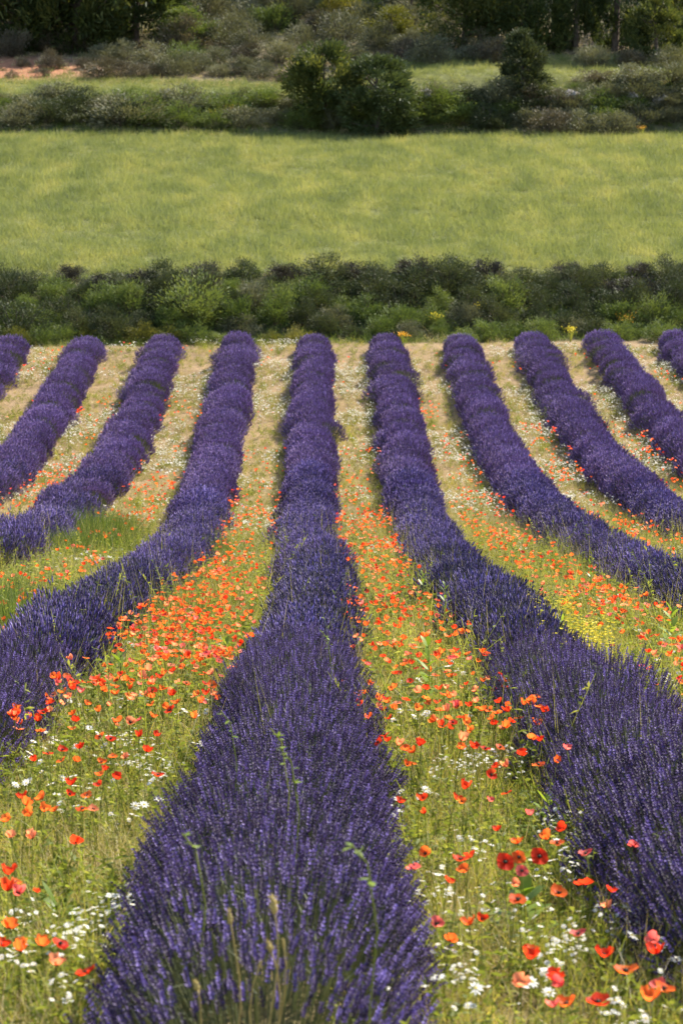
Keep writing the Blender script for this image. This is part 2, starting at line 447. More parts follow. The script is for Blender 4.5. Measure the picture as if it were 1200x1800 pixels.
V_tall = [tm(tuft(9, 0.75, 0.0035, 0.06, None, 0.22, 0.15, 4)[0], 'tall_grass', [M['grass']]), tm(tuft(8, 0.7, 0.0028, 0.05, None, 0.3, 0.2, 4)[0], 'tall_straw', [M['straw']]), tm(weed_tuft(0.7, 3, 16), 'tall_weed', [M['weed']])]

def frame_xy(n, d0, d1, margin=1.2, power=1.0):
    """Points on the ground spread over what the lens could see, a step to the side included."""
    u = R.random(n)
    y = np.sqrt(d0 ** 2 + u * (d1 ** 2 - d0 ** 2)) if power == 1.0 else d0 + (d1 - d0) * u ** power
    hw = 0.145 * y + margin
    x = R.uniform(-1, 1, n) * hw + y * 35 / F
    return x, y

def row_off(x):
    return np.abs((x / SP + 0.11) - np.round(x / SP + 0.11)) * SP      # distance to the nearest row's line

x, y = frame_xy(60000, 4.3, 46, 1.0)
x2, y2 = frame_xy(2600, 4.2, 9.5, 0.5)
x, y = np.concatenate([x, x2]), np.concatenate([y, y2])
off = row_off(x)
k = (off > 0.32 + R.normal(0, 0.06, len(x))) & (R.random(len(x)) < 1 - 0.97 * sst(20, 37, y))
x, y = x[k], y[k]
strawp = np.clip(0.38 + 0.3 * sst(20, 34, y) + 0.25 * wob(x, y, 1.7) + 0.12 * sst(22, 30, y), 0.04, 0.8)
idx = np.where(R.random(len(x)) < strawp, R.integers(5, 7, len(x)), R.integers(0, 5, len(x)))
scatter('weeds', 'green weeds and thin grass covering the soil between the lavender rows', V_weed, ground_pts(x, y), spins(len(x)), R.uniform(0.6, 1.2, len(x)) * (0.9 + 0.35 * sst(9, 12, y)), idx)
x, y = frame_xy(46000, 23, 54, 1.5)
off = row_off(x)
gr = wob(x, y, 0.9, 3) + 0.6 * wob(x, y, 2.1, 1)
k = (off > 0.36) & (R.random(len(x)) < np.clip(0.72 + 0.4 * gr, 0.12, 1.0) * (0.4 + 0.6 * sst(23, 34, y)))
x, y = x[k], y[k]
idx = np.where(R.random(len(x)) < 0.64, R.integers(5, 7, len(x)), R.integers(0, 5, len(x)))
scatter('sparse_weeds', 'thin dry weeds on the tan soil between the far ends of the rows', V_weed, ground_pts(x, y), spins(len(x)), R.uniform(0.4, 0.85, len(x)), idx)
# tall thin grass coming up through and beside the lavender
x, y = frame_xy(1900, 9, 30, 0.6)
off = row_off(x)
k = R.random(len(x)) < np.where(off < 0.5, 0.6, 0.5) * (0.35 + 0.65 * sst(11, 16, y))
x, y = x[k], y[k]
scatter('tall_grass', 'tall thin grass stems growing up through the lavender', V_tall, ground_pts(x, y), spins(len(x), 0.15), R.uniform(0.65, 1.1, len(x)), R.choice(3, len(x), p=[0.5, 0.3, 0.2]))

# ------------------------------------------------------------------ lavender
def bush_tips(n, a=0.46, b=0.72, H=0.54, dome=False, bump=0.10):
    """Tips, roots and directions of the flower stems: a round bush, or one grown together with its neighbours along the row."""
    ph = R.uniform(0, 6.2832, n)
    th = np.arccos(1 - R.random(n) * 0.94)
    if dome:
        sx, sy, cz = np.sin(th) ** 0.85 * np.cos(ph), np.sin(th) ** 0.85 * np.sin(ph) * 0.8, np.cos(th) ** 0.75
    else:
        t = R.uniform(-1, 1, n) * 1.52
        sy = R.uniform(-1, 1, n)
        sx, cz = np.sin(t) * (1 - 0.8 * bump * sy ** 2), np.abs(np.cos(t)) ** 0.7 * (1 - bump * sy ** 2)
    lump = 1 + 0.05 * np.sin(3 * ph + R.uniform(0, 6)) * np.sin(th) * dome + 0.04 * np.sin(7 * sy + R.uniform(0, 6)) * (not dome) + R.normal(0, 0.06, n)
    tip = np.stack([a * sx, b * sy, 0.05 + (H - 0.05) * cz], -1) * lump[:, None]
    root = np.stack([tip[:, 0] * 0.34, tip[:, 1] * (0.34 if dome else 0.7), np.full(n, -0.12)], -1)
    d = nrm(tip - root + R.normal(0, 0.06, (n, 3)))
    return tip, root, d

def spike_rings(mb, tip, d, L_, w, rings, sides_, var, mat=0, gap=0.0):
    """A flower spike as a jagged stack of whorls ending at tip + d*L."""
    n = len(tip)
    s1 = sides(d); s2 = np.cross(d, s1)
    prof = {2: [0.9, 0.75], 3: [0.75, 1.0, 0.7], 4: [0.7, 1.0, 0.9, 0.55]}[rings]
    vs = [tip[:, None]]
    for i, pr in enumerate(prof):
        th = (np.arange(sides_) + 0.5 * (i % 2)) * 2 * np.pi / sides_
        rr = w * pr * R.uniform(0.65, 1.25, (n, sides_))
        c = tip + d * (L_ * (i + 0.6) / (rings + 0.4))[:, None]
        vs.append(c[:, None] + rr[..., None] * (np.cos(th)[None, :, None] * s1[:, None] + np.sin(th)[None, :, None] * s2[:, None]))
    vs.append((tip + d * L_[:, None])[:, None])
    v = np.concatenate(vs, 1); nv = v.shape[1]
    tr, qd = [], []
    for j in range(sides_):
        j2 = (j + 1) % sides_
        tr.append([0, 1 + j2, 1 + j]); tr.append([nv - 1, 1 + (rings - 1) * sides_ + j, 1 + (rings - 1) * sides_ + j2])
        for i in range(rings - 1):
            o = 1 + i * sides_
            qd.append([o + j, o + j2, o + sides_ + j2, o + sides_ + j])
    base = (np.arange(n) * nv)[:, None, None]
    vv = np.repeat(var, nv).reshape(n, nv) + R.normal(0, 0.16, (n, nv))
    mb.add(v.reshape(-1, 3), (base + np.array(qd)).reshape(-1, 4) if qd else None, (base + np.array(tr)).reshape(-1, 3), mat, np.clip(vv, 0, 1).ravel())

def spike_florets(mb, tip, d, L_, w, whorls, per, var, mat=0):
    """A close-up spike: whorls of small pointed calyxes and petals, a thin axis between them."""
    n = len(tip)
    s1 = sides(d); s2 = np.cross(d, s1)
    strips(mb, tip, d, L_, 0.003, 0, 1, mat, var * 0.5, 'stem', s1)
    for i in range(whorls):
        t = 0.02 + 0.93 * (i + (0.0 if i else -0.15)) / (whorls - 0.4)
        for j in range(per):
            th = 2 * np.pi * (j + 0.5 * (i % 2)) / per + R.normal(0, 0.25, n)
            o = np.cos(th)[:, None] * s1 + np.sin(th)[:, None] * s2
            up = R.uniform(0.7, 1.5, n)[:, None]
            dd = nrm(o + d * up)
            c = tip + d * (L_ * t)[:, None]
            side = nrm(np.cross(dd, d))
            strips(mb, c, dd, w * R.uniform(1.2, 1.9, n) * (1.1 - 0.35 * t), w * R.uniform(0.55, 0.95, n), -0.1, 2, mat, np.clip(var + R.normal(0, 0.2, n), 0, 1), 'leaf', side)

def lav_meshes(lod, n, name, dome=False):
    sh_ = dict(dome=dome, b=0.86, bump=0.045) if lod == 2 and not dome else dict(dome=dome)
    tip, root, d = bush_tips(n, **sh_)
    var = np.clip(R.normal(0.46, 0.27, n), 0, 1)
    sp, fo = MB(), MB()
    if lod == 0:
        spike_florets(sp, tip - d * 0.05, d, R.uniform(0.04, 0.075, n), np.full(n, 0.0075), 5, 5, var)
    elif lod == 1:
        spike_rings(sp, tip - d * 0.05, d, R.uniform(0.04, 0.075, n), R.uniform(0.0055, 0.0085, n)[:, None], 3, 4, var)
    else:
        spike_rings(sp, tip - d * 0.05, d, R.uniform(0.05, 0.085, n), R.uniform(0.0075, 0.0115, n)[:, None], 2, 3, var)
    # stems
    m = n if lod == 0 else int(n * 1.15) if lod == 1 else n // 2
    if lod == 1:
        t2, r2, d2 = bush_tips(m - n, dome=dome); t2 = t2 + d2 * 0.04; tip = np.concatenate([tip, t2]); root = np.concatenate([root, r2])
    L_ = np.linalg.norm(tip[:m] - root[:m], axis=1)
    t0 = 0.45
    p0 = root[:m] + (tip[:m] - root[:m]) * t0
    strips(fo, p0, nrm(tip[:m] - p0), L_ * (1 - t0) - 0.03, 0.0032 if lod < 2 else 0.005, 0, 1, 0, R.random(m), 'stem')
    # grey-green narrow leaves filling the bush
    q = 900 if lod < 2 else 420
    tl, rl, dl = bush_tips(q, **sh_)
    pl = tl * R.uniform(0.35, 0.82, q)[:, None]
    strips(fo, pl, nrm(dl + R.normal(0, 0.45, (q, 3))), R.uniform(0.05, 0.11, q) * (1 if lod < 2 else 1.4), 0.006 if lod < 2 else 0.012, 0.1, 2 if lod < 2 else 1, 0, R.random(q) * 0.7, 'leaf' if lod < 2 else 'blade')
    return sp.mesh(name + '_spikes', [M['spike_far_cast' if lod == 2 else 'spike']]), fo.mesh(name + '_foliage', [M['lstem']]), (tip, d, var)

LAV = {0: [lav_meshes(0, 1750, 'lavender')[:2] for _ in range(3)], 1: [lav_meshes(1, 1650, 'lavender')[:2] for _ in range(4)], 2: [lav_meshes(2, 1900, 'lavender')[:2] for _ in range(4)]}
LAVD = {l: [lav_meshes(l, {1: 1650, 2: 1900}[l], 'lavender', True)[:2] for _ in range(2)] for l in (1, 2)}
def other_tone(pairs):
    out_ = []
    for sp_, fo_ in pairs:
        c_ = sp_.copy(); c_.materials[0] = M['spike_mid_cast']; out_.append((c_, fo_))
    return out_
LAVM = {l: other_tone(LAV[l]) for l in (1, 2)}
# the bush at the very front: its 300 biggest spikes are separate parts, the rest is joined
def front_meshes():
    tip, root, d = bush_tips(2000)
    var = np.clip(R.normal(0.45, 0.2, 2000), 0, 1)
    return tip, root, d, var
one_spike = []
for i in range(6):
    mb = MB()
    z = np.zeros((1, 3)); u = np.array([[0, 0, 1.0]])
    spike_florets(mb, z, u, np.array([0.058]), np.array([0.0078]), 5, 5, np.array([R.uniform(0.2, 0.7)]))
    one_spike.append(mb.mesh('flower_spike', [M['spike']]))

ORD = ['last', 'second', 'third', 'fourth', 'fifth', 'sixth', 'seventh', 'eighth', 'ninth', 'tenth', 'eleventh', 'twelfth', 'thirteenth', 'fourteenth', 'fifteenth', 'sixteenth', 'seventeenth', 'eighteenth', 'nineteenth', 'twentieth', 'twenty-first', 'twenty-second', 'twenty-third', 'twenty-fourth']
ROWN = {-4: 'row at the left edge', -3: 'second row from the left edge', -2: 'third row from the left', -1: 'row left of the middle one',
        0: 'middle row', 1: 'row right of the middle one', 2: 'second row right of the middle', 3: 'third row right of the middle',
        4: 'second row from the right edge', 5: 'row at the right edge', -5: 'row beyond the left edge', 6: 'row beyond the right edge'}
def in_view(x, y, z, m=60):
    px, py, d = pix(x, y, z)
    r = 0.62 * F / d
    return -r - m < px < 1200 + r + m and py - r < 1800 + m

BST = 0.93
nearest_done = False
for k in range(-5, 7):
    yend = 52.2 + 0.26 * k
    cells = []
    i = 0
    while True:
        yy = yend - i * BST
        if yy < 5.2: break
        x0 = rowx(k) + random.gauss(0, 0.025) + (0.15 * math.exp(-((yy - 19.5) / 4.5) ** 2) if k == 0 else 0.1 + 0.17 * math.exp(-((yy - 25) / 6) ** 2) - 0.1 * float(sst(34, 44, yy)) if k == -1 else -0.17 * (1 - float(sst(33, 42, yy))) if k == 1 else 0.0) + (0.07 if k == 0 and yy < 11 else 0)
        y0 = yy + random.gauss(0, 0.05)
        cells.append((i, x0, y0)); i += 1
    for i, x0, y0 in cells:
        if k == -2 and y0 < 24.6: continue
        thin = k == -2 and 31.6 < y0 < 34.4
        if thin: x0 -= 0.2
        z0 = float(zt(x0, y0))
        if not in_view(x0, y0, z0 + 0.4, 5): continue
        lod = 0 if y0 < 13.5 else 1 if y0 < 27 else 2
        ends = i == 0 or (k == -2 and y0 < 25.6)
        sp, fo = random.choice(LAVD[lod] if ends and lod else LAVM[lod] if lod and 21.5 < y0 + random.gauss(0, 1.2) < 35 else LAV[lod])
        sc = random.uniform(0.95, 1.06) if lod < 2 else random.uniform(0.97, 1.04)
        if k == -2 and y0 < 32.2: sc *= 1.12
        rz = random.choice((0, math.pi)) + random.gauss(0, 0.12)
        root = empty('lavender_bush', (x0, y0, z0 - 0.02), (0, 0, rz), (sc * random.uniform(0.97, 1.04) * (0.62 if thin else 1) * (0.87 - 0.14 * float(sst(7.5, 11, y0)) + 0.08 * float(sst(28, 42, y0))), sc, sc * random.uniform(0.92, 1.08) * (0.77 + 0.20 * float(sst(28, 40, y0)) - 0.10 * float(sst(44, 51, y0)))))
        nf = sum(1 for c_ in cells if c_[2] < y0 and in_view(c_[1], c_[2], float(zt(c_[1], c_[2])) + 0.4))
        if i == 0: lab = 'lavender bush closing the far end of the %s' % ROWN[k]
        elif i < len(ORD): lab = 'lavender bush, %s from the far end of the %s' % (ORD[i], ROWN[k])
        elif nf < len(ORD): lab = ('lavender bush nearest the camera in the %s' % ROWN[k]) if nf == 0 else 'lavender bush, %s from the near end of the %s' % (ORD[nf], ROWN[k])
        else: lab = 'lavender bush merged into the %s of the %s' % ('poppy-lined stretch' if y0 < 26 else 'upper stretch', ROWN[k])
        tag(root, lab, 'lavender bush', 'lavender bushes in the planted rows')
        obj('foliage', fo, root)
        if k == 0 and 6.1 <= y0 < 7.03:
            nearest_done = True
            tip, rt, d, var = front_meshes()
            o_ = np.argsort(tip[:, 1] - 0.6 * tip[:, 2]) if abs(rz) < 1 else np.argsort(-tip[:, 1] - 0.6 * tip[:, 2])
            rest = MB(); sel = o_[300:]
            spike_florets(rest, tip[sel] - d[sel] * 0.05, d[sel], R.uniform(0.04, 0.075, len(sel)), np.full(len(sel), 0.0075), 5, 5, var[sel])
            tag(obj('flower_spikes', rest.mesh('lavender_spikes', [M['spike']]), root), kind='stuff')
            for j in o_[:300]:
                s_ = obj('flower_spike', one_spike[j % 6], root)
                s_.location = tip[j] - d[j] * 0.05
                s_.rotation_euler = Vector(d[j]).to_track_quat('Z', 'Y').to_euler()
                s_.scale = (random.uniform(0.9, 1.15),) * 2 + (random.uniform(0.75, 1.25),)
        else:
            tag(obj('flower_spikes', sp, root), kind='stuff')

# ------------------------------------------------------------------ poppies
def petal(mb, phi, Rr, cup, seed, nt_=4, na=5, half=1.05, mat=0, z0=0.0, var=0.5, lo=0.0):
    r = np.random.default_rng(seed)
    t = np.linspace(0.06, 1, nt_ + 1)[:, None]; u = np.linspace(-1, 1, na)[None, :]
    wid = half * (1 - 0.12 * t)
    ang = phi + u * wid
    rr = Rr * t * (1 - 0.16 * u ** 2 * t) * (1 + 0.05 * np.sin(7 * u + seed) * t)
    zz = z0 + Rr * (cup * t ** 1.5) + Rr * 0.09 * np.sin(5 * u + seed * 1.7) * t ** 2 + r.normal(0, 0.03 * Rr, (nt_ + 1, na)) * t
    rr = rr * (1 - 0.38 * cup * t)
    v = np.stack([rr * np.cos(ang), rr * np.sin(ang), zz], -1).reshape(-1, 3)
    q = [[i * na + j, i * na + j + 1, (i + 1) * na + j + 1, (i + 1) * na + j] for i in range(nt_) for j in range(na - 1)]
    mb.add(v, q, mat=mat, var=np.repeat(np.clip(var + 0.25 * (t[:, 0] - 0.5), 0, 1), na))

def ball(mb, c, r, mat=0, n=6, m=4, sz=1.0, var=0.5):
    path = [(c[0], c[1], c[2] - r * sz * math.cos(a)) for a in np.linspace(0.2, math.pi - 0.2, m)]
    tube(mb, path, [r * math.sin(a) for a in np.linspace(0.2, math.pi - 0.2, m)], n, mat, var)

def heart(mb, r, z, mat=0):
    ball(mb, (0, 0, z + 0.006), 0.006, mat, 6, 4, 1.2, 0.9)
    n = 22
    a = np.arange(n) * 6.283 / n
    d = nrm(np.stack([np.cos(a) * 0.8, np.sin(a) * 0.8, np.full(n, 1.0)], -1))
    strips(mb, np.tile([[0, 0, z]], (n, 1)), d, R.uniform(0.010, 0.017, n), 0.003, 0, 1, mat, 0.1, 'stem')

def stem_mesh(mb, h, bend, mat=0, r=0.0016):
    t = np.linspace(0, 1, 6)
    path = np.stack([bend * np.sin(t * 2.4) * (1 - t), bend * 0.6 * np.sin(t * 3.1), h * t], -1)
    tube(mb, path, r, 4, mat, 0.4)

HEADH = 0.36
PV = []                    # poppy kinds: petal meshes, heart, stem, head tilt, one-piece mesh
for i in range(6):
    cup = [0.35, 0.75, 0.55, 0.95, 0.2, 0.65][i]
    Rr = [0.036, 0.038, 0.034, 0.037, 0.035, 0.037][i]
    ent = {'petals': {}, 'one': {}}
    for colr in ('red', 'orange', 'salmon', 'pink'):
        pm = []
        for j in range(4):
            mb = MB()
            petal(mb, j * math.pi / 2 + 0.2 * i + R.normal(0, 0.1), Rr * (1.06 if j % 2 else 0.95), cup * (1.1 if j % 2 else 0.85), 11 * i + j, var=R.uniform(0.2, 0.8), z0=0.002 * (j % 2))
            pm.append(mb.mesh('poppy_petal', [M['petal_' + colr]], True))
        ent['petals'][colr] = pm
        mb = MB()
        mt = Matrix.Rotation([0.5, -0.35, 0.25, 0.6, -0.2, 0.4][i], 3, 'X')
        h2 = MB()
        for j in range(4):
            petal(h2, j * math.pi / 2 + 0.2 * i, Rr, cup * (1.1 if j % 2 else 0.85), 11 * i + j, 3, 4, var=R.uniform(0.2, 0.8))
        for v_, q_, va in zip(h2.v, h2.q, h2.a):
            pass
        allv = np.concatenate(h2.v) @ np.array(mt).T + np.array([0, 0, HEADH])
        mb.add(allv, np.concatenate(h2.q), mat=0, var=np.concatenate(h2.a))
        ball(mb, (0, 0, HEADH + 0.007), 0.006, 1, 5, 3, 1, 0.2)
        strips(mb, np.array([[0, 0, 0.0], [0, 0, 0]]), np.array([[0, 0, 1.0], [0, 0, 1.0]]), HEADH, 0.0035, 0, 1, 2, 0.5, 'stem', np.array([[1.0, 0, 0], [0, 1, 0]]))
        ent['one'][colr] = mb.mesh('poppy', [M['petal_' + colr], M['dark'], M['weed']], True)
    mb = MB(); heart(mb, 0.01, 0.0); ent['heart'] = mb.mesh('poppy_heart', [M['dark']])
    mb = MB(); stem_mesh(mb, HEADH, R.normal(0, 0.03)); ent['stem'] = mb.mesh('poppy_stem', [M['weed']], True)
    PV.append(ent)

def make_poppy(p, colr, label, group, full, scale=1.0, tilt=None, kindi=None, hs=1.0):
    i = random.randrange(6) if kindi is None else kindi
    e = PV[i]
    rz = random.uniform(0, 6.283) if tilt is None else 0.0
    if not full:
        o = obj('poppy', e['one'][colr])
        o.location = p; o.rotation_euler = (0, 0, rz); o.scale = (scale, scale, hs)
        return tag(o, label, 'poppy', group)
    root = empty('poppy', p, (random.gauss(0, 0.05), random.gauss(0, 0.05), rz), 1.0)
    tag(root, label, 'poppy', group)
    st = obj('stem', e['stem'], root); st.scale = (1, 1, hs)
    tx = random.gauss(0.25, 0.3) if tilt is None else tilt
    hr = (tx, random.gauss(0, 0.15), 0)
    for pm in e['petals'][colr]:
        c = obj('petal', pm, root); c.location = (0, 0, HEADH * hs); c.rotation_euler = hr; c.scale = (scale,) * 3
    c = obj('flower_heart', e['heart'], root); c.location = (0, 0, HEADH * hs); c.rotation_euler = hr; c.scale = (scale,) * 3
    return root

# the near ones, each where it stands: (px, py, colour, size, extra words)
NEARP = [
 (883, 1520, 'red', 1.15, 'with its dark heart facing forward, left of a round red one'), (960, 1508, 'red', 1.15, 'round, with a dark heart, right of another dark-hearted one'),
 (1022, 1558, 'red', 1.25, 'large and wide open, touching a lower orange one'), (993, 1580, 'orange', 1.1, 'just below and left of a large red one'), (910, 1583, 'orange', 1.1, 'alone above broad green leaves'),
 (990, 1462, 'red', 0.95, 'topmost of a loose cluster by the lavender at right'), (983, 1484, 'orange', 0.9, 'under the topmost red one of a loose cluster'), (1012, 1497, 'pink', 0.9, 'at the lavender edge beside a loose cluster'),
 (812, 1518, 'red', 1.0, 'topmost of a tight cluster near the middle row'), (803, 1536, 'orange', 1.0, 'in a tight cluster near the middle row'), (824, 1514, 'red', 0.8, 'small, at the right of a tight cluster near the middle row'), (803, 1553, 'red', 0.8, 'small, lowest under a tight cluster near the middle row'),
 (755, 1505, 'orange', 0.95, 'at the right edge of the middle lavender row, upper of two'), (735, 1524, 'pink', 1.0, 'poking out of the right edge of the middle lavender row, lower of two'), (757, 1630, 'pink', 1.0, 'half hidden by spikes of the middle row'),
 (832, 1627, 'orange', 1.0, 'pale and cupped, right of one at the middle row'), (847, 1622, 'red', 0.8, 'small, beside a cupped orange one'), (803, 1658, 'orange', 0.95, 'folded, low beside the middle row'),
 (922, 1687, 'red', 1.1, 'ragged, with drooping petals over white daisies'), (926, 1672, 'orange', 0.9, 'above a ragged red one'), (1050, 1682, 'red', 1.1, 'bright and cupped in the middle of the right strip'), (1010, 1650, 'pink', 0.9, 'small, above a bright cupped red one'),
 (1163, 1682, 'red', 1.2, 'wide, near the right edge under a folded one'), (1155, 1656, 'pink', 1.0, 'folded, above a wide red one near the right edge'), (968, 1730, 'red', 1.15, 'cupped, beside a pink one low in the right strip'), (990, 1736, 'pink', 0.9, 'against the right side of a cupped red one'),
 (988, 1767, 'orange', 1.15, 'pale, second lowest left of a big red one'), (974, 1779, 'pink', 0.8, 'small, below a pale orange one'), (1043, 1768, 'red', 1.3, 'big, lowest in the right strip'), (1100, 1722, 'orange', 1.3, 'big and crumpled, above and right of the big lowest red one'),
 (1134, 1766, 'orange', 1.15, 'pale, near the lower right corner'), (1156, 1740, 'pink', 0.95, 'upright, near the lower right corner'), (1184, 1748, 'orange', 1.05, 'cut by the right edge in the lower corner'), (920, 1733, 'salmon', 1.1, 'spread flat and pale, left of a cupped red one'),
 (1067, 1571, 'red', 0.8, 'small, close under the right lavender row'), (1060, 1602, 'salmon', 0.85, 'below a small red one by the right lavender row'), (920, 1538, 'pink', 0.8, 'between two dark-hearted red ones and slightly below'), (900, 1562, 'salmon', 0.7, 'above a lone orange one'),
 (862, 1364, 'red', 1.0, 'alone above the middle of the right strip'), (812, 1387, 'red', 1.1, 'wide, left of a lone one'), (795, 1408, 'red', 0.95, 'below a wide red one'), (812, 1411, 'orange', 0.8, 'beside the one below a wide red one'),
 (712, 1411, 'red', 0.9, 'left one of a pair by the middle row'), (738, 1409, 'red', 0.95, 'right one of a pair by the middle row'), (886, 1397, 'red', 0.8, 'below and right of a lone one'), (760, 1432, 'red', 0.6, 'tiny, under a pair by the middle row'), (855, 1412, 'pink', 0.65, 'tiny pale, in the middle of the right strip'),
 (941, 1474, 'orange', 1.0, 'in the upper left of a loose cluster'), (910, 1489, 'orange', 1.05, 'left of a loose cluster, over a darker one'), (913, 1506, 'orange', 0.9, 'between the two dark-hearted ones, above them'), (885, 1465, 'red', 0.75, 'left end of a loose cluster'), (918, 1438, 'pink', 0.75, 'small, above a loose cluster'),
 (1107, 1488, 'pink', 0.95, 'growing up through the right lavender row'),
 (13, 1540, 'red', 1.1, 'topmost of three at the left edge'), (10, 1566, 'red', 1.1, 'middle of three at the left edge'), (21, 1574, 'pink', 1.0, 'lowest of three at the left edge'), (39, 1553, 'orange', 0.75, 'small, right of three at the left edge'), (60, 1575, 'red', 0.6, 'tiny, right of three at the left edge'),
 (30, 1637, 'orange', 1.15, 'wide, above a line of four at the left'), (7, 1668, 'red', 1.05, 'first from the left in a line of four'), (36, 1676, 'orange', 1.05, 'second in a line of four at the left'), (62, 1665, 'orange', 1.0, 'third in a line of four at the left'), (92, 1669, 'red', 0.95, 'last in a line of four at the left'),
 (105, 1703, 'salmon', 1.1, 'left of two low beside the front bush'), (157, 1711, 'red', 1.1, 'right of two low beside the front bush'), (125, 1487, 'red', 1.05, 'alone on pale weeds in the left strip'), (55, 1477, 'salmon', 0.95, 'spread flat, above a bare patch at the left'), (18, 1478, 'salmon', 0.85, 'flat, at the left edge above a bare patch'),
 (15, 1442, 'orange', 0.95, 'single, below a big cluster at the left edge'), (50, 1432, 'orange', 1.0, 'low in the big cluster at the left'), (58, 1402, 'red', 0.95, 'top of the big cluster at the left'), (72, 1408, 'orange', 1.0, 'upper right in the big cluster at the left'), (60, 1418, 'orange', 1.1, 'middle of the big cluster at the left'), (80, 1429, 'orange', 0.95, 'lower right in the big cluster at the left'),
 (105, 1428, 'orange', 0.9, 'just right of the big cluster at the left'), (137, 1425, 'orange', 1.05, 'left of a touching pair over the pale weeds'), (158, 1427, 'salmon', 0.85, 'right of a touching pair over the pale weeds'), (120, 1383, 'red', 1.0, 'above and right of the big cluster at the left'), (150, 1400, 'orange', 0.95, 'cupped, under two redder ones'), (166, 1384, 'red', 0.85, 'right of two over a cupped one'), (105, 1400, 'red', 0.85, 'between the big cluster and a cupped one'),
 (207, 1368, 'red', 0.95, 'dark and cupped, left of another by white daisies'), (265, 1363, 'red', 1.0, 'bright, beside white daisies at the middle row'), (177, 1365, 'orange', 0.9, 'left of a dark cupped one'), (247, 1321, 'red', 1.0, 'upper, beside white daisies left of the middle row'),
 (245, 1294, 'red', 0.85, 'left of a pair under the dense drift'), (277, 1295, 'red', 0.8, 'right of a pair under the dense drift'), (200, 1334, 'orange', 0.9, 'left of a small pale pair'), (219, 1337, 'salmon', 0.8, 'right of a small pale pair'), (175, 1343, 'orange', 0.9, 'left, under a bud'), (188, 1353, 'red', 0.75, 'above a dark cupped one'), (120, 1340, 'orange', 0.85, 'alone under a cluster in the left strip'),
 (57, 1338, 'red', 0.8, 'by the left lavender row, single'), (90, 1326, 'red', 0.8, 'left end of a cluster in the left strip'), (105, 1320, 'red', 0.85, 'second in a cluster in the left strip'), (128, 1318, 'red', 0.9, 'top of a cluster in the left strip'), (127, 1336, 'orange', 0.85, 'low in a cluster in the left strip'),
 (174, 1294, 'orange', 0.9, 'left of two beneath an orange pair'), (195, 1297, 'red', 0.85, 'right of two beneath an orange pair'), (212, 1271, 'orange', 0.9, 'left of an orange pair'), (231, 1272, 'salmon', 1.0, 'right of an orange pair'), (76, 1256, 'red', 1.1, 'alone in front of the left lavender row'), (107, 1196, 'red', 1.0, 'left of three over the left lavender row'), (122, 1196, 'red', 1.1, 'middle of three over the left lavender row'), (127, 1207, 'orange', 0.9, 'right of three over the left lavender row'),
]
for px, py, colr, sz, words in NEARP:
    hs_ = 0.6 if py > 1600 else 0.8
    p = at(px, py, HEADH * hs_)
    if p is None: continue
    til = None
    ki = None
    if 'dark heart' in words or 'dark-hearted' in words.split('left')[0]:
        til, ki = 0.95, 4
    make_poppy(p, colr, '%s poppy, %s' % (colr, words), 'poppies standing apart in the front strips', True, sz * (0.74 if p[1] < 9 else 0.82), til, ki, hs_)

PATCH = [  # gap, y0, y1, count, where, side spread
 (0, 1140, 1205, 55, 'around the tall dark weed in the right strip', 0.40), (0, 1205, 1270, 60, 'below the tall dark weed in the right strip', 0.42), (0, 1270, 1335, 33, 'just above the bright daisies in the right strip', 0.42), (0, 1000, 1140, 264, 'in the strip right of the middle row, middle part', 0.36), (0, 885, 1000, 385, 'in the dense orange drift right of the middle row', 0.33), (0, 760, 885, 75, 'scattered far up the strip right of the middle row', 0.33),
 (-1, 1150, 1215, 95, 'around the broad-leaved weed in the left strip', 0.40), (-1, 1215, 1275, 40, 'below the broad-leaved weed in the left strip', 0.40), (-1, 1010, 1150, 560, 'in the dense drift left of the middle row', 0.40), (-1, 880, 1010, 315, 'beyond the dense drift left of the middle row', 0.33), (-1, 780, 880, 58, 'scattered far up the strip left of the middle row', 0.33),
 (1, 1080, 1260, 198, 'at the right edge in the second strip right of the middle row', 0.36), (1, 860, 1080, 477, 'in the second strip right of the middle row', 0.33), (1, 700, 860, 81, 'scattered far up the second strip right', 0.33),
 (2, 860, 1030, 204, 'in the third strip right of the middle row', 0.36), (2, 740, 860, 114, 'scattered far up the third strip right', 0.33), (3, 720, 880, 140, 'in the strip near the right edge of the field', 0.34), (4, 620, 740, 13, 'in the last strip at the far right', 0.34),
 (-2, 940, 1090, 198, 'in the second strip left of the middle row', 0.36), (-2, 830, 940, 143, 'up the second strip left of the middle row', 0.33), (-2, 700, 830, 46, 'scattered far up the second strip left', 0.33),
 (-3, 790, 920, 169, 'in the bright strip at the left edge', 0.36), (-3, 690, 790, 48, 'far up the strip at the left edge', 0.33), (-4, 620, 720, 26, 'in the far strip at the left edge', 0.36), (-5, 610, 660, 8, 'in the farthest left strip', 0.34)]
for g in range(-4, 5): PATCH.append((g, 603, 640, 4, 'at the foot of the shrub bank', 0.4)); PATCH.append((g, 625, 740, 5, 'among far white daisies', 0.34))
cand = []
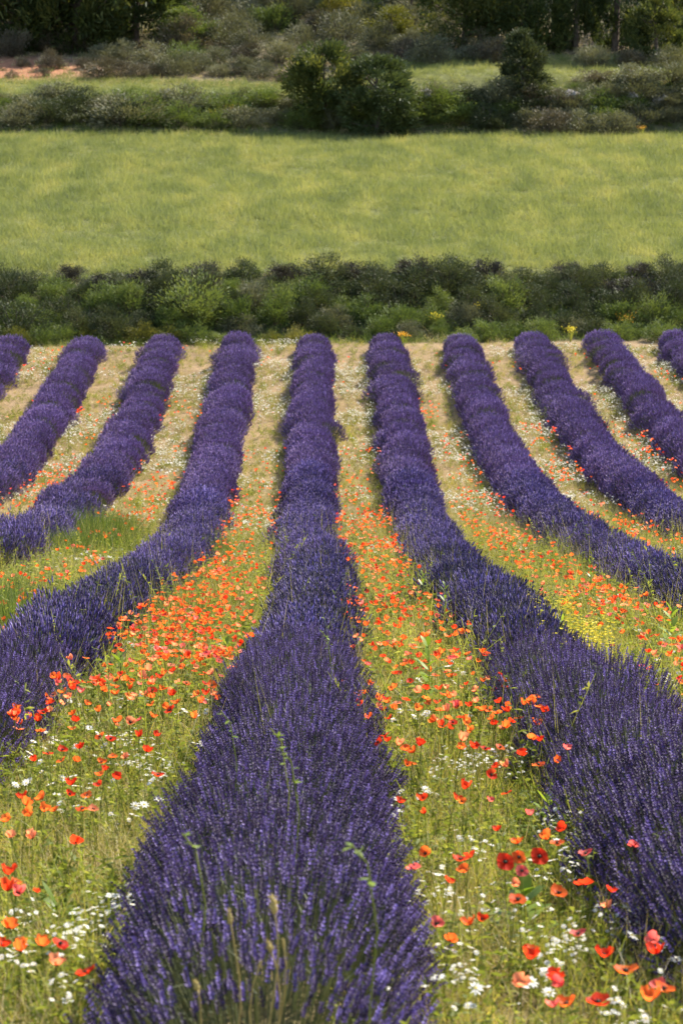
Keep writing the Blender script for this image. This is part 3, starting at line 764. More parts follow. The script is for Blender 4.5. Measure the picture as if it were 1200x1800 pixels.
for g, y0, y1, n, where, spr in PATCH:
    cl = [(R.uniform(y0, y1), R.normal(0, 0.2)) for _ in range(max(3, n // 6))]
    for _ in range(n):
        py, ox = cl[R.integers(len(cl))]
        py = float(np.clip(py + R.normal(0, 0.05 * (y1 - y0)), y0 - 8, y1 + 8)); ox = float(np.clip(ox + R.normal(0, 0.16), -spr, spr))
        p = at(565, py, HEADH * 0.8)
        x_ = rowx(g + 0.5) + ox + {0: -0.09, -1: 0.06, 1: -0.06}.get(g, 0.0); y_ = p[1] + R.normal(0, 0.06)
        px, _, _ = pix(x_, y_, p[2] + 0.3)
        if -60 < px < 1260:
            where_ = where if 'far' in where or 'edge' in where else where + (', left side' if ox < -0.14 else ', right side' if ox > 0.14 else ', mid-strip')
            cand.append((y_, x_, where_, R.choice(['red', 'orange', 'salmon', 'pink'], p=[0.26, 0.48, 0.20, 0.06])))
cand.sort(key=lambda c: c[0])
n_ind = 300 - len(NEARP)
COLW = {'red': 'red', 'orange': 'orange', 'salmon': 'pale salmon', 'pink': 'pinkish red'}
for y_, x_, where, colr in cand[:n_ind]:
    make_poppy((x_, y_, float(zt(x_, y_))), colr, '%s poppy %s' % (COLW[colr], where), '%s poppies %s' % (COLW[colr], where), y_ < 15.5, random.uniform(0.6, 0.86), None, None, random.uniform(0.65, 1.0))
rest = cand[n_ind:]
xs_, ys_ = np.array([c[1] for c in rest]), np.array([c[0] for c in rest])
cols = ['red', 'orange', 'salmon', 'pink']
scatter('distant_poppies', 'red and orange poppies too far off to count, in the strips between the rows', [PV[i]['one'][c] for c in cols for i in range(6)], ground_pts(xs_, ys_), spins(len(xs_), 0.15),
        R.uniform(0.55, 0.85, len(xs_)), np.array([cols.index(c[3]) * 6 + R.integers(6) for c in rest]))

# ------------------------------------------------------------------ daisies
def daisy_mesh(heads, h, spread, rr, name='daisy'):
    mb = MB()
    for i in range(heads):
        c = np.array([R.normal(0, spread), R.normal(0, spread), h * R.uniform(0.7, 1.1)])
        n = 9
        a = np.arange(n) * 6.283 / n + R.uniform(0, 6)
        tl = R.normal(0, 0.3, 2)
        d = np.stack([np.cos(a), np.sin(a), 0.15 + tl[0] * np.cos(a) + tl[1] * np.sin(a)], -1)
        strips(mb, np.tile(c, (n, 1)), nrm(d), rr, rr * 0.55, 0.1, 2, 0, R.random(n), 'leaf', nrm(np.cross(d, [0, 0, 1.0])))
        ball(mb, c, rr * 0.3, 1, 5, 3, 0.6)
        b = np.array([c[0] * 0.4, c[1] * 0.4, 0])
        strips(mb, b[None], nrm((c - b)[None]), np.linalg.norm(c - b), 0.0028, 0, 2, 2, 0.5, 'stem')
    return mb.mesh(name, [M['white'], M['yellow'], M['weed']])
V_d1 = [daisy_mesh(1, 0.2, 0.0, rr) for rr in (0.011, 0.013, 0.010)] + [daisy_mesh(4, 0.2, 0.024, 0.010) for _ in range(3)]
V_dc = [daisy_mesh(5, 0.16, 0.05, 0.017, 'daisy_clump') for _ in range(4)]
DP = [(270, 1338, 26, 30, 'beside the left edge of the middle row, upper patch'), (232, 1300, 10, 18, 'under the dense poppy drift'), (180, 1588, 26, 22, 'in the thick patch left of the front bush'), (125, 1640, 20, 28, 'left of the front bush, lower patch'), (40, 1600, 12, 22, 'by the poppies at the left edge'),
      (130, 1720, 12, 35, 'low in the left strip'), (35, 1690, 7, 20, 'under the line of four poppies'), (805, 1340, 32, 28, 'in the bright patch high in the right strip'), (890, 1338, 12, 25, 'right of the bright patch high in the right strip'), (690, 1428, 16, 22, 'along the right edge of the middle row'), (805, 1460, 12, 28, 'in the middle of the right strip'),
      (985, 1438, 15, 18, 'against the right lavender row'), (1000, 1640, 18, 25, 'below the large red poppy'), (1090, 1612, 10, 15, 'under the right lavender row'), (775, 1545, 10, 18, 'near the tight poppy cluster'), (800, 1692, 12, 15, 'low beside the middle row'), (975, 1690, 10, 18, 'beside the ragged red poppy'), (1110, 1760, 9, 40, 'in the lower right corner'), (860, 1600, 14, 50, 'around the lone orange poppy'), (950, 1520, 8, 40, 'between the dark-hearted poppies')]
nd = 0
for cx, cy, n, sprd, where in DP:
    for _ in range(n):
        p = at(cx + R.normal(0, sprd), cy + R.normal(0, sprd * 0.45), 0.17)
        if p is None or nd >= 298: continue
        if row_off(p[0]) < 0.33: continue
        nd += 1
        o = obj('white_daisy', V_d1[R.integers(6)])
        o.location = p; o.rotation_euler = (R.normal(0, 0.1), R.normal(0, 0.1), R.uniform(0, 6)); s_ = R.uniform(0.65, 1.05); o.scale = (s_,) * 3
        tag(o, 'small white daisy %s, %s' % (where, 'left side' if p[0] < at(cx, cy, 0.17)[0] else 'right side'), 'daisy', 'white daisies %s' % where)
x, y = frame_xy(34000, 5, 53.5, 1.5)
off = row_off(x)
dn = np.clip(0.25 + 0.9 * wob(x, y, 0.8, 5) + 0.4 * wob(x, y, 2.3, 2), 0, 1) * (0.13 + 0.14 * sst(9, 14, y) + 0.73 * sst(28, 38, y)) 
dn = dn + 0.7 * np.exp(-((x - 4.2) / 0.5) ** 2 - ((y - 46.5) / 2.0) ** 2) + 0.5 * np.exp(-((x - 5.8) / 0.6) ** 2 - ((y - 43) / 3) ** 2)
k = (off > 0.38) & (R.random(len(x)) < dn * 0.9)
x, y = x[k], y[k]
scatter('distant_daisies', 'white daisies too many to count, on the tan soil between the far rows', V_dc, ground_pts(x, y), spins(len(x)), R.uniform(0.6, 1.3, len(x)), R.integers(0, 4, len(x)))

# ------------------------------------------------------------------ yellow mustard, broad-leaved weeds, grass clumps, seed stalks
def mustard(h):
    st, fl = MB(), MB()
    for i in range(7):
        b = np.array([R.normal(0, 0.03), R.normal(0, 0.03), 0]); d = nrm(np.array([R.normal(0, 0.28), R.normal(0, 0.28), 1.0])); L_ = h * R.uniform(0.65, 1)
        strips(st, b[None], d[None], L_, 0.004, 0, 2, 0, 0.6, 'stem')
        n = 6; t = R.uniform(0.2, 0.8, n)
        strips(st, b + d * (t * L_)[:, None], nrm(np.concatenate([R.normal(0, 1, (n, 2)), R.uniform(0.3, 1, (n, 1))], 1)), 0.05, 0.009, 0.2, 2, 0, 0.6, 'leaf')
        for j in range(7):
            c = b + d * L_ * R.uniform(0.8, 1.02) + R.normal(0, 0.02, 3)
            a = np.arange(4) * 1.571
            strips(fl, np.tile(c, (4, 1)), nrm(np.stack([np.cos(a), np.sin(a), np.full(4, 0.3)], -1)), 0.011, 0.009, 0, 1, 0, R.random(4), 'stem')
    return st.mesh('mustard_stems', [M['weed']]), fl.mesh('mustard_flowers', [M['yellow']])
MU = [mustard(0.42) for _ in range(3)]
for n_, (px, py) in enumerate([(935, 1055), (955, 1075), (970, 1062), (985, 1085), (1000, 1072), (1010, 1100), (1025, 1085), (960, 1098), (985, 1108), (1035, 1112), (1045, 1065), (920, 1080), (1000, 1045), (945, 1085), (1020, 1125), (1060, 1100)]):
    p = at(px, py, 0.36)
    r = empty('mustard_plant', p, (0, 0, R.uniform(0, 6)), R.uniform(0.8, 1.1))
    tag(r, 'small yellow mustard plant in flower among poppies, between the two rows right of the middle', 'mustard plant', 'yellow mustard plants in one patch')
    m_ = MU[n_ % 3]
    obj('stems', m_[0], r); tag(obj('flowers', m_[1], r), kind='stuff')

def leafy(name, label, px, py, h, nl, L_, w, mat='broad', top=True):
    p = at(px, py, 0.02)
    r = empty(name, p); tag(r, label, 'weed')
    mb = MB(); tube(mb, [(0, 0, 0), (0.006, 0, h * 0.5), (0, 0.008, h)], [0.005, 0.004, 0.003], 5); obj('stem', mb.mesh('weed_stem', [M['weed']], True), r)
    for i in range(nl):
        t = (i + 0.5) / nl
        mb = MB(); a = i * 2.4 + R.normal(0, 0.2)
        d = nrm(np.array([[math.cos(a), math.sin(a), 0.35 + 1.5 * t * t]]))
        strips(mb, np.zeros((1, 3)), d, L_ * (1.1 - 0.55 * t) * R.uniform(0.85, 1.15), w * (1.1 - 0.4 * t), R.uniform(0.1, 0.35), 6, 0, R.uniform(0.2, 0.9), 'leaf', nrm(np.cross(d, [[0, 0, 1.0]])))
        c = obj('leaf', mb.mesh('weed_leaf', [M[mat]], True), r); c.location = (0, 0, h * (0.15 + 0.85 * t))
leafy('broadleaf_weed', 'low weed with broad pointed leaves amid orange poppies left of the middle row', 213, 1240, 0.3, 9, 0.19, 0.045)
leafy('broadleaf_weed', 'tall dark green weed with long leaves rising in the strip right of the middle row', 752, 1262, 0.42, 16, 0.17, 0.036)
leafy('broadleaf_weed', 'bushy green weed with pointed leaves at the right edge beside orange poppies', 1178, 1180, 0.42, 18, 0.18, 0.04)
leafy('broadleaf_weed', 'yellow-green leafy weed against the left edge of the middle row', 398, 1205, 0.28, 13, 0.13, 0.04)
leafy('broadleaf_weed', 'slim pale green weed on the left edge of the row right of the middle', 742, 1095, 0.42, 20, 0.10, 0.025)
leafy('broadleaf_weed', 'slim upright weed standing in the row right of the middle, over purple flowers', 781, 1150, 0.5, 20, 0.10, 0.022)
leafy('broadleaf_weed', 'tall narrow weed above the yellow mustard patch', 1036, 1085, 0.5, 22, 0.09, 0.02)
leafy('broadleaf_weed', 'dark narrow weed below the yellow mustard patch', 986, 1190, 0.42, 18, 0.1, 0.022)
leafy('broadleaf_weed', 'bright green lobed weed under the orange poppy in the right strip', 920, 1650, 0.16, 12, 0.13, 0.06)
leafy('broadleaf_weed', 'bright green weed with spreading leaves low in the left strip', 100, 1640, 0.1, 10, 0.15, 0.03)
leafy('broadleaf_weed', 'fresh green weed beside the loose poppy cluster in the right strip', 960, 1490, 0.2, 14, 0.12, 0.03)
for n_, (px, py, hh, words) in enumerate([(495, 1318, 0.64, 'upper of two on the front of the middle row'), (512, 1352, 0.62, 'lower of two on the front of the middle row'), (345, 1512, 0.55, 'on the left shoulder of the middle row'), (405, 1280, 0.6, 'high on the left of the middle row'), (575, 1130, 0.6, 'far up on the middle row'), (645, 1540, 0.6, 'on the right shoulder of the middle row')]):
    p = at(px, py, hh)
    r = empty('bindweed_sprig', (p[0], p[1], p[2])); tag(r, 'light green sprig of small leaves %s' % words, 'sprig', 'climbing sprigs on the lavender')
    mb = MB(); pth = [(0.0, 0.02, hh * 0.4), (0.02, 0, hh * 0.8), (0.0, -0.01, hh + 0.02), (-0.03, -0.02, hh + 0.06)]
    tube(mb, pth, 0.0018, 4); obj('stem', mb.mesh('sprig_stem', [M['weed']], True), r)
    for i in range(7):
        t = R.uniform(1.6, 3.0); q_ = np.array(pth[int(min(t, 2.99))]) * (1 - t % 1 if t < 3 else 0) + np.array(pth[min(int(t) + 1, 3)]) * (t % 1 if t < 3 else 1)
        mb = MB(); d = nrm(np.array([[R.normal(), R.normal(), R.uniform(-0.2, 0.8)]]))
        strips(mb, np.zeros((1, 3)), d, R.uniform(0.014, 0.03), R.uniform(0.009, 0.016), 0.2, 3, 0, R.uniform(0.6, 1), 'leaf', nrm(np.cross(d, [[0, 0, 1.0]])))
        c = obj('leaf', mb.mesh('sprig_leaf', [M['broad']], True), r); c.location = q_

def grass_clump(label, px, py, wid, h, n=1500):
    p = at(px, py, 0.25)
    mb = MB()
    b = np.concatenate([R.normal(0, wid * 0.33, (n, 2)), np.zeros((n, 1))], 1)
    d = nrm(np.concatenate([b[:, :2] / wid * 0.7 + R.normal(0, 0.22, (n, 2)), np.ones((n, 1))], 1))
    strips(mb, b, d, R.uniform(0.5, 1, n) * h, 0.006, R.uniform(0, 0.4, n), 3, 0, R.uniform(0, 0.75, n))
    o = obj('grass_clump', mb.mesh('grass_clump', [M['clump']])); o.location = p
    tag(o, label, 'grass clump')
grass_clump('fresh green grass clump crowding the right flank of the third lavender row, rear half', 178, 925, 0.62, 0.62, 2600)
grass_clump('fresh green grass clump crowding the right flank of the third lavender row, front half', 155, 952, 0.62, 0.55, 2600)
grass_clump('tall green grass clump at the left edge where the third row stops', 22, 1085, 0.8, 0.6, 2200)
grass_clump('tall green grass clump at the left edge behind the strip of poppies', -20, 1060, 0.8, 0.6, 2200)
grass_clump('thin green grass clump on the right flank of the row left of the middle', 318, 1060, 0.45, 0.5, 500)
grass_clump('green grass clump on the left flank of the third row right of the middle', 1050, 935, 0.5, 0.45, 800)
grass_clump('green grass clump behind a thin one, right flank of the row left of middle', 385, 960, 0.4, 0.5, 450)

def seed_stalk(label, tipx, tipy, D, headl, headr, lean):
    tip = unproj(tipx, tipy, D)
    base = np.array([tip[0] + lean, tip[1] + 0.05, float(zt(tip[0] + lean, tip[1] + 0.05))])
    h = tip[2] - base[2]
    r = empty('seed_stalk', base); tag(r, label, 'seed stalk', 'dry seed stalks before the front bush')
    tl = tip - base
    t = np.linspace(0, 1, 8)
    path = np.stack([tl[0] * t ** 1.6 + 0.012 * np.sin(t * 7 + tipx), tl[1] * t, tl[2] * t], -1)
    mb = MB(); tube(mb, path, np.linspace(0.0025, 0.0017, 8), 6, 0, 0.35); obj('stem', mb.mesh('stalk_stem', [M['seed']], True), r)
    mb = MB()
    dirn = nrm(path[-1] - path[-2])
    e = path[-1]
    hp = [e + dirn * headl * (u - 1) for u in np.linspace(0, 1, 7)]
    tube(mb, hp, headr * np.array([0.55, 0.9, 1, 0.95, 0.85, 0.6, 0.3]), 7, 0, 0.7)
    n = 70
    u = R.random(n); dd = nrm(R.normal(size=(n, 3)) + dirn * 0.8)
    strips(mb, e + dirn * (headl * (u - 1))[:, None] + dd * headr * 0.6, dd, headr * 1.1, headr * 0.6, 0, 1, 0, R.random(n), 'blade')
    obj('seed_head', mb.mesh('stalk_head', [M['seed']], True), r)
seed_stalk('dry tan seed stalk, leftmost upright one of those before the front bush', 412, 1600, 5.0, 0.03, 0.0048, 0.0)
seed_stalk('tallest dry tan seed stalk with a thick head before the front bush', 480, 1578, 4.97, 0.035, 0.0075, -0.006)
seed_stalk('dry tan seed stalk with a drooping head, just left of the tallest one', 467, 1655, 5.0, 0.022, 0.0055, 0.05)
seed_stalk('short bent dry seed stalk, far left of the tallest one', 334, 1725, 5.05, 0.02, 0.0055, 0.06)
seed_stalk('thin reddish dry stalk between the leftmost upright one and the tallest', 458, 1690, 5.02, 0.015, 0.003, -0.03)
seed_stalk('thin dry stalk just right of the tallest seed stalk', 492, 1650, 5.0, 0.02, 0.003, 0.004)

# ------------------------------------------------------------------ meadow and grass of the banks
V_mead = [tm(tuft(34, 0.36, 0.010, 0.15, None, 0.5, 0.4)[0], 'meadow_tuft', [M['meadow']]) for _ in range(4)]
n = 24000
y = 57.2 + 31.4 * R.random(n); x = R.uniform(-1, 1, n) * (0.145 * y + 4) + y * 35 / F
sh = 0.16 * np.clip(x, -14, 14) * (1 - sst(60, 80, y))
y = np.where(y < 80, y + sh * (1 - (y - 57) / 31), y)
scatter('meadow_grass', 'tall yellow-green meadow grass filling the sloping field behind the shrub bank', V_mead, ground_pts(x, y), spins(n, 0.15), R.uniform(0.65, 1.15, n) * (1 + 0.2 * wob(x, y, 0.8)), R.integers(0, 4, n))
n = 4200
y = 90.6 + 6.8 * R.random(n); x = R.uniform(-1, 1, n) * 18 + 0.8
k = (R.random(n) < np.clip(0.9 - 0.9 * (np.abs(x - 1) > 30), 0, 1))
scatter('upper_meadow_grass', 'narrow strip of yellow-green grass on the terrace under the scrub hillside', V_mead, ground_pts(x[k], y[k]), spins(k.sum(), 0.15), R.uniform(0.6, 1.1, k.sum()), R.integers(0, 4, k.sum()))
V_bank = [tm(tuft(34, 0.36, 0.012, 0.12, None, 0.45, 0.35)[0], 'bank_tuft', [M['clump']]) for _ in range(3)] + [tm(tuft(26, 0.3, 0.01, 0.12, None, 0.5, 0.35)[0], 'bank_tuft', [M['straw']])]
n = 2200
x = R.uniform(-12, 13, n); y = 53.7 + 0.16 * x + 3.5 * R.random(n)
scatter('bank_grass', 'rough green grass between the shrubs on the near bank', V_bank, ground_pts(x, y), spins(n, 0.2), R.uniform(0.5, 1.1, n), np.where(R.random(n) < 0.12, 3, R.integers(0, 3, n)))
n = 2600
x = R.uniform(-17, 18, n); y = 87.9 + 3.0 * R.random(n)
scatter('far_bank_grass', 'rough grass between the shrubs on the far bank above the meadow', V_bank, ground_pts(x, y), spins(n, 0.2), R.uniform(0.5, 1.1, n), np.where(R.random(n) < 0.3, 3, R.integers(0, 3, n)))
n = 5200
x = R.uniform(-20, 21, n); y = 96.3 + 22 * R.random(n) ** 1.5
k = R.random(n) < 1 - 0.85 * np.exp(-((x + 12.8) / 3.0) ** 2 - ((y - 99.5) / 2.6) ** 2)
scatter('hill_grass', 'dry grass on the scrub hillside', V_bank, ground_pts(x[k], y[k]), spins(k.sum(), 0.2), R.uniform(0.5, 1.2, k.sum()), np.where(R.random(k.sum()) < 0.7, 3, R.integers(0, 3, k.sum())))

# ------------------------------------------------------------------ shrubs
def shrub_meshes(mat, n=1500, leaf=0.05, leafw=0.018, spiky=0.4, name='shrub'):
    """A unit shrub, 1 m wide and about 0.8 m tall: sprays of small leaves on branching stems."""
    fo, st = MB(), MB()
    m = 46
    th = np.arccos(1 - R.random(m) * 0.98); ph = R.uniform(0, 6.283, m)
    rr = R.uniform(0.72, 1.05, m) * (1 + 0.12 * np.sin(2 * ph + R.uniform(0, 6)))
    c = np.stack([0.5 * np.sin(th) * np.cos(ph), 0.5 * np.sin(th) * np.sin(ph), 0.08 + 0.66 * np.cos(th)], -1) * rr[:, None]
    inner = R.random(m) < 0.3
    c[inner] *= 0.6
    b = np.zeros((m, 3)); b[:, :2] = c[:, :2] * 0.15
    strips(st, b, nrm(c - b), np.linalg.norm(c - b, axis=1), 0.02, 0, 2, 0, R.random(m), 'stem')
    j = R.integers(0, m, n)
    p = c[j] + R.normal(0, 1, (n, 3)) * np.array([0.085, 0.085, 0.075])
    p[:, 2] = np.abs(p[:, 2])
    d = nrm(nrm(p - np.array([0, 0, 0.1])) * (0.5 + spiky) + R.normal(0, 0.45, (n, 3)) + np.array([0, 0, 0.35]))
    v = np.clip(0.5 + (R.random(m) - 0.5)[j] * 0.5 + R.normal(0, 0.15, n), 0, 1)
    strips(fo, p, d, leaf * R.uniform(0.7, 1.6, n), leafw * R.uniform(0.7, 1.3, n), 0.05, 2, 0, v, 'leaf')
    return fo.mesh(name + '_foliage', [M[mat]]), st.mesh(name + '_stems', [M['bark']])
SHM = {}
for mt in ('shrub_dark', 'shrub_green', 'shrub_grey', 'shrub_brown', 'shrub_yellow', 'shrub_top'):
    SHM[mt] = [shrub_meshes(mt, 4200, 0.055, 0.016, sk) for sk in (0.3, 0.7, 1.1)]
CW = {'shrub_dark': 'dark green', 'shrub_green': 'fresh green', 'shrub_grey': 'grey-green', 'shrub_brown': 'brownish', 'shrub_yellow': 'yellow-green', 'shrub_top': 'dark brown'}
def shrub(px, py, wpx, hpx, mat, label, group=None, D=None):
    p = at(px, py)
    if p is None: return
    d = pix(*p)[2]
    w = wpx * d / F; h = hpx * d / F
    fo, st = random.choice(SHM[mat])
    if len(label.split()) > 16 and label.split()[0] in ('small', 'large'): label = label.split(' ', 1)[1]
    label = label.replace("at the far bank's foot, just right of the twin evergreens", "at the far bank's foot, right of the twin evergreens")
    r = empty('shrub', (p[0], p[1], p[2] - 0.04), (0, 0, random.uniform(0, 6.283)), (w, w, h / 0.82))
    tag(r, label, 'shrub', group)
    obj('foliage', fo, r); obj('stems', st, r)

def third(px):
    k = min(range(-4, 6), key=lambda q: abs(pix(rowx(q), 51.5, 0)[0] - px))
    return 'behind ' + ROWN[k].replace(' the middle one', ' middle') if -80 < px < 1280 else 'outside the ' + ROWN[k]
def size_word(s_):
    return 'small ' if s_ < 0.88 else 'large ' if s_ > 1.12 else ''
tiers = [(598, 50, 34, 'at the near bank\'s foot', [('shrub_green', .6), ('shrub_dark', .15), ('shrub_yellow', .1), ('shrub_grey', .15)]),
         (576, 62, 46, 'low on the near bank', [('shrub_green', .6), ('shrub_dark', .28), ('shrub_grey', .12)]),
         (552, 66, 50, 'halfway up the near bank', [('shrub_dark', .42), ('shrub_green', .46), ('shrub_grey', .12)]),
         (526, 66, 48, 'high on the near bank', [('shrub_dark', .65), ('shrub_green', .1), ('shrub_top', .25)]),
         (497, 66, 40, 'topping the near bank', [('shrub_dark', .4), ('shrub_top', .6)])]
for ty, w, h, words, mats in tiers:
    px = -190.0
    while px < 1390:
        px += w * random.uniform(0.7, 1.1)
        mt = random.choices([m_[0] for m_ in mats], [m_[1] for m_ in mats])[0]
        if 270 < px < 410 and 505 < ty < 580 and random.random() < 0.7: mt = 'shrub_green'
        s_ = random.uniform(0.75, 1.25)
        inframe = -40 < px < 1240
        lab = '%s%s shrub %s, %s' % (size_word(s_), CW[mt], words, third(px))
        shrub(px, ty + random.gauss(0, 4) - (px - 600) * 0.008, w * s_, h * s_ * random.uniform(0.85, 1.15), mt, lab, 'shrubs %s' % words)
shrub(30, 596, 105, 72, 'shrub_dark', 'big rounded dark shrub at the left foot of the near bank')
shrub(340, 566, 130, 78, 'shrub_green', 'bright green spreading shrub in the left middle of the near bank')
shrub(225, 222, 118, 56, 'shrub_grey', 'wide grey-green shrub at the left foot of the far bank')
for px, wd in ((965, 'left'), (1022, 'middle'), (1078, 'right')):
    shrub(px, 238, 82, 46, 'shrub_brown' if px == 965 else 'shrub_grey', 'low grey shrub, %s of three touching ones at the right foot of the far bank' % wd, 'touching grey shrubs at the foot of the far bank')
shrub(860, 226, 60, 46, 'shrub_dark', 'small dark shrub at the foot of the far bank under the juniper')
shrub(572, 228, 30, 34, 'shrub_grey', 'little pale shrub at the foot of the twin evergreens')
shrub(812, 224, 40, 28, 'shrub_yellow', 'little yellow-green shrub at the foot of the far bank')
far_t = [(222, 70, 36, 'at the far bank\'s foot', 1, [('shrub_dark', .35), ('shrub_green', .3), ('shrub_grey', .35)], -60, 1260),
         (200, 74, 36, 'on the far bank', 1, [('shrub_dark', .35), ('shrub_green', .35), ('shrub_grey', .3)], -60, 1260),
         (184, 64, 25, 'topping the far bank', 1, [('shrub_dark', .4), ('shrub_grey', .35), ('shrub_green', .25)], -60, 500),
         (180, 76, 34, 'high on the far bank', 1, [('shrub_dark', .25), ('shrub_grey', .55), ('shrub_brown', .2)], 730, 1260),
         (148, 80, 33, 'topping the far bank', 1, [('shrub_grey', .65), ('shrub_brown', .35)], 1000, 1260),
         (135, 60, 34, 'above the grass terrace', 0.8, [('shrub_grey', .6), ('shrub_brown', .4)], 165, 520),
         (112, 66, 40, 'low on the scrub hillside', 1, [('shrub_grey', .55), ('shrub_brown', .4), ('shrub_green', .05)], 160, 900),
         (88, 74, 44, 'halfway up the scrub hillside', 1.15, [('shrub_grey', .65), ('shrub_brown', .3), ('shrub_green', .05)], 280, 800),
         (62, 76, 46, 'high on the scrub hillside', 1.2, [('shrub_grey', .6), ('shrub_brown', .25), ('shrub_green', .15)], 300, 780),
         (34, 80, 50, 'near the trees on the scrub hillside', 1.2, [('shrub_grey', .5), ('shrub_brown', .2), ('shrub_green', .3)], 320, 780),
         (96, 60, 40, 'under the dark pines at the left', 1.5, [('shrub_grey', .55), ('shrub_brown', .45)], -40, 160),
         (120, 70, 36, 'under the pines at the right', 1.1, [('shrub_grey', .6), ('shrub_brown', .4)], 1000, 1260)]
for ty, w, h, words, gap, mats, xa, xb in far_t:
    px = xa - 20.0
    while px < xb:
        px += w * random.uniform(0.6, 0.95) * gap
        mt = random.choices([m_[0] for m_ in mats], [m_[1] for m_ in mats])[0]
        s_ = random.uniform(0.75, 1.25)
        side = 'at the left edge' if px < 130 else 'left of the orange blossom' if px < 390 else 'just left of the twin evergreens' if px < 530 else 'just right of the twin evergreens' if px < 800 and px > 700 else 'right of the juniper' if 950 < px < 1090 else 'near the right edge' if px >= 1090 else 'below the juniper' if px >= 800 else 'behind the twin evergreens'
        shrub(px, ty + random.gauss(0, 4), w * s_, h * s_ * random.uniform(0.85, 1.2), mt, '%s%s shrub %s%s' % (size_word(s_), CW[mt], words, '' if 'juniper' in words or 'evergreens' in words or ('pines' in words) else ', ' + side), 'shrubs %s' % words)
for px, py, w, h in [(42, 118, 26, 20), (92, 122, 44, 34), (148, 122, 30, 22), (22, 138, 24, 16), (76, 136, 26, 16)]:
    shrub(px, py, w, h, 'shrub_brown', 'small dry shrub on the bare red soil under the left pines', 'dry shrubs on the bare red soil')
# small blooming plants on the banks
def bloom(px, py, wpx, label, mat):
    p = at(px, py, 0.25); d = pix(*p)[2]; w = wpx * d / F
    mb = MB(); n = 160
    n = 90
    q_ = R.normal(0, 1, (n, 3)) * np.array([w * 0.26, w * 0.26, w * 0.12]) + np.array([0, 0, 0.32])
    strips(mb, q_, nrm(R.normal(size=(n, 3)) + [0, 0, 0.5]), 0.026, 0.022, 0, 1, 0, R.random(n), 'stem')
    r = empty('flowering_herb', p); tag(r, label, 'wildflower')
    tag(obj('blossoms', mb.mesh('herb_blossoms', [M[mat]]), r), kind='stuff')
    mb = MB(); b = np.tile([[0.0, 0, 0]], (30, 1)); strips(mb, b, nrm(q_[:30]), np.linalg.norm(q_[:30], axis=1), 0.008, 0, 2, 0, R.random(30), 'stem'); obj('stems', mb.mesh('herb_stems', [M['weed']]), r)
bloom(408, 196, 26, 'clump of orange blossom on the far bank left of the twin evergreens', 'orangef')
bloom(372, 201, 18, 'small clump of yellow blossom left of the orange clump on the far bank', 'yellow')
bloom(1128, 228, 14, 'tiny orange blossom at the right foot of the far bank', 'orangef')
bloom(1098, 563, 34, 'clump of yellow blossom on the near bank behind the right rows', 'orangef')
bloom(838, 545, 24, 'small yellow blossom halfway up the near bank', 'yellow')
bloom(768, 563, 26, 'pale yellow blossom on the near bank behind the middle rows', 'yellow')
bloom(1002, 584, 22, 'yellow blossom at the foot of the near bank', 'yellow')
bloom(708, 594, 18, 'low yellow blossom at the bank foot behind a row end', 'orangef')

# ------------------------------------------------------------------ rocks
def rock(px, py, wpx, label):
    p = at(px, py); d = pix(*p)[2]; w = wpx * d / F * 0.5
    n, m = 9, 6
    mb = MB(); vs = []
    for i in range(m):
        a = math.pi * (i + 0.5) / m
        for j in range(n):
            b = 2 * math.pi * j / n
            rr = w * random.uniform(0.75, 1.15)
            vs.append((rr * math.sin(a) * math.cos(b), 0.8 * rr * math.sin(a) * math.sin(b), -0.6 * rr * math.cos(a)))
    q_ = [[i * n + j, i * n + (j + 1) % n, (i + 1) * n + (j + 1) % n, (i + 1) * n + j] for i in range(m - 1) for j in range(n)]
    vs += [(0, 0, -0.6 * w), (0, 0, 0.6 * w)]
    tr = [[n * m, (j + 1) % n, j] for j in range(n)] + [[n * m + 1, (m - 1) * n + j, (m - 1) * n + (j + 1) % n] for j in range(n)]
    mb.add(vs, q_, tr)
    o = obj('boulder', mb.mesh('boulder', [M['rock']])); o.location = (p[0], p[1], p[2] + w * 0.3); o.rotation_euler = (0, 0, random.uniform(0, 6))
    tag(o, label, 'boulder')
for px, py, w, l in [(752, 176, 40, 'grey boulder on the far bank left of the juniper foot'), (1003, 178, 44, 'large pale boulder on the far bank right of the juniper'), (968, 186, 30, 'flat pale boulder left of the largest one on the far bank'), (1075, 192, 34, 'grey boulder low on the far bank at the right'), (1110, 182, 26, 'small boulder on the far bank near the right edge'),
                     (1040, 200, 28, 'low boulder under the largest one on the far bank'), (1160, 180, 36, 'boulder at the right edge of the far bank'), (318, 96, 24, 'pale stone on the hillside right of the dark left pines'), (421, 90, 14, 'little white stone on the hillside scrub'), (392, 102, 18, 'grey stone beside the little white one'), (545, 46, 26, 'pale stone high on the hillside above the twin evergreens'), (505, 186, 30, 'grey boulder at the left foot of the twin evergreens'), (456, 212, 14, 'small white stone at the foot of the far bank'), (166, 124, 14, 'small stone on the bare red soil')]:
    rock(px, py, w, l)

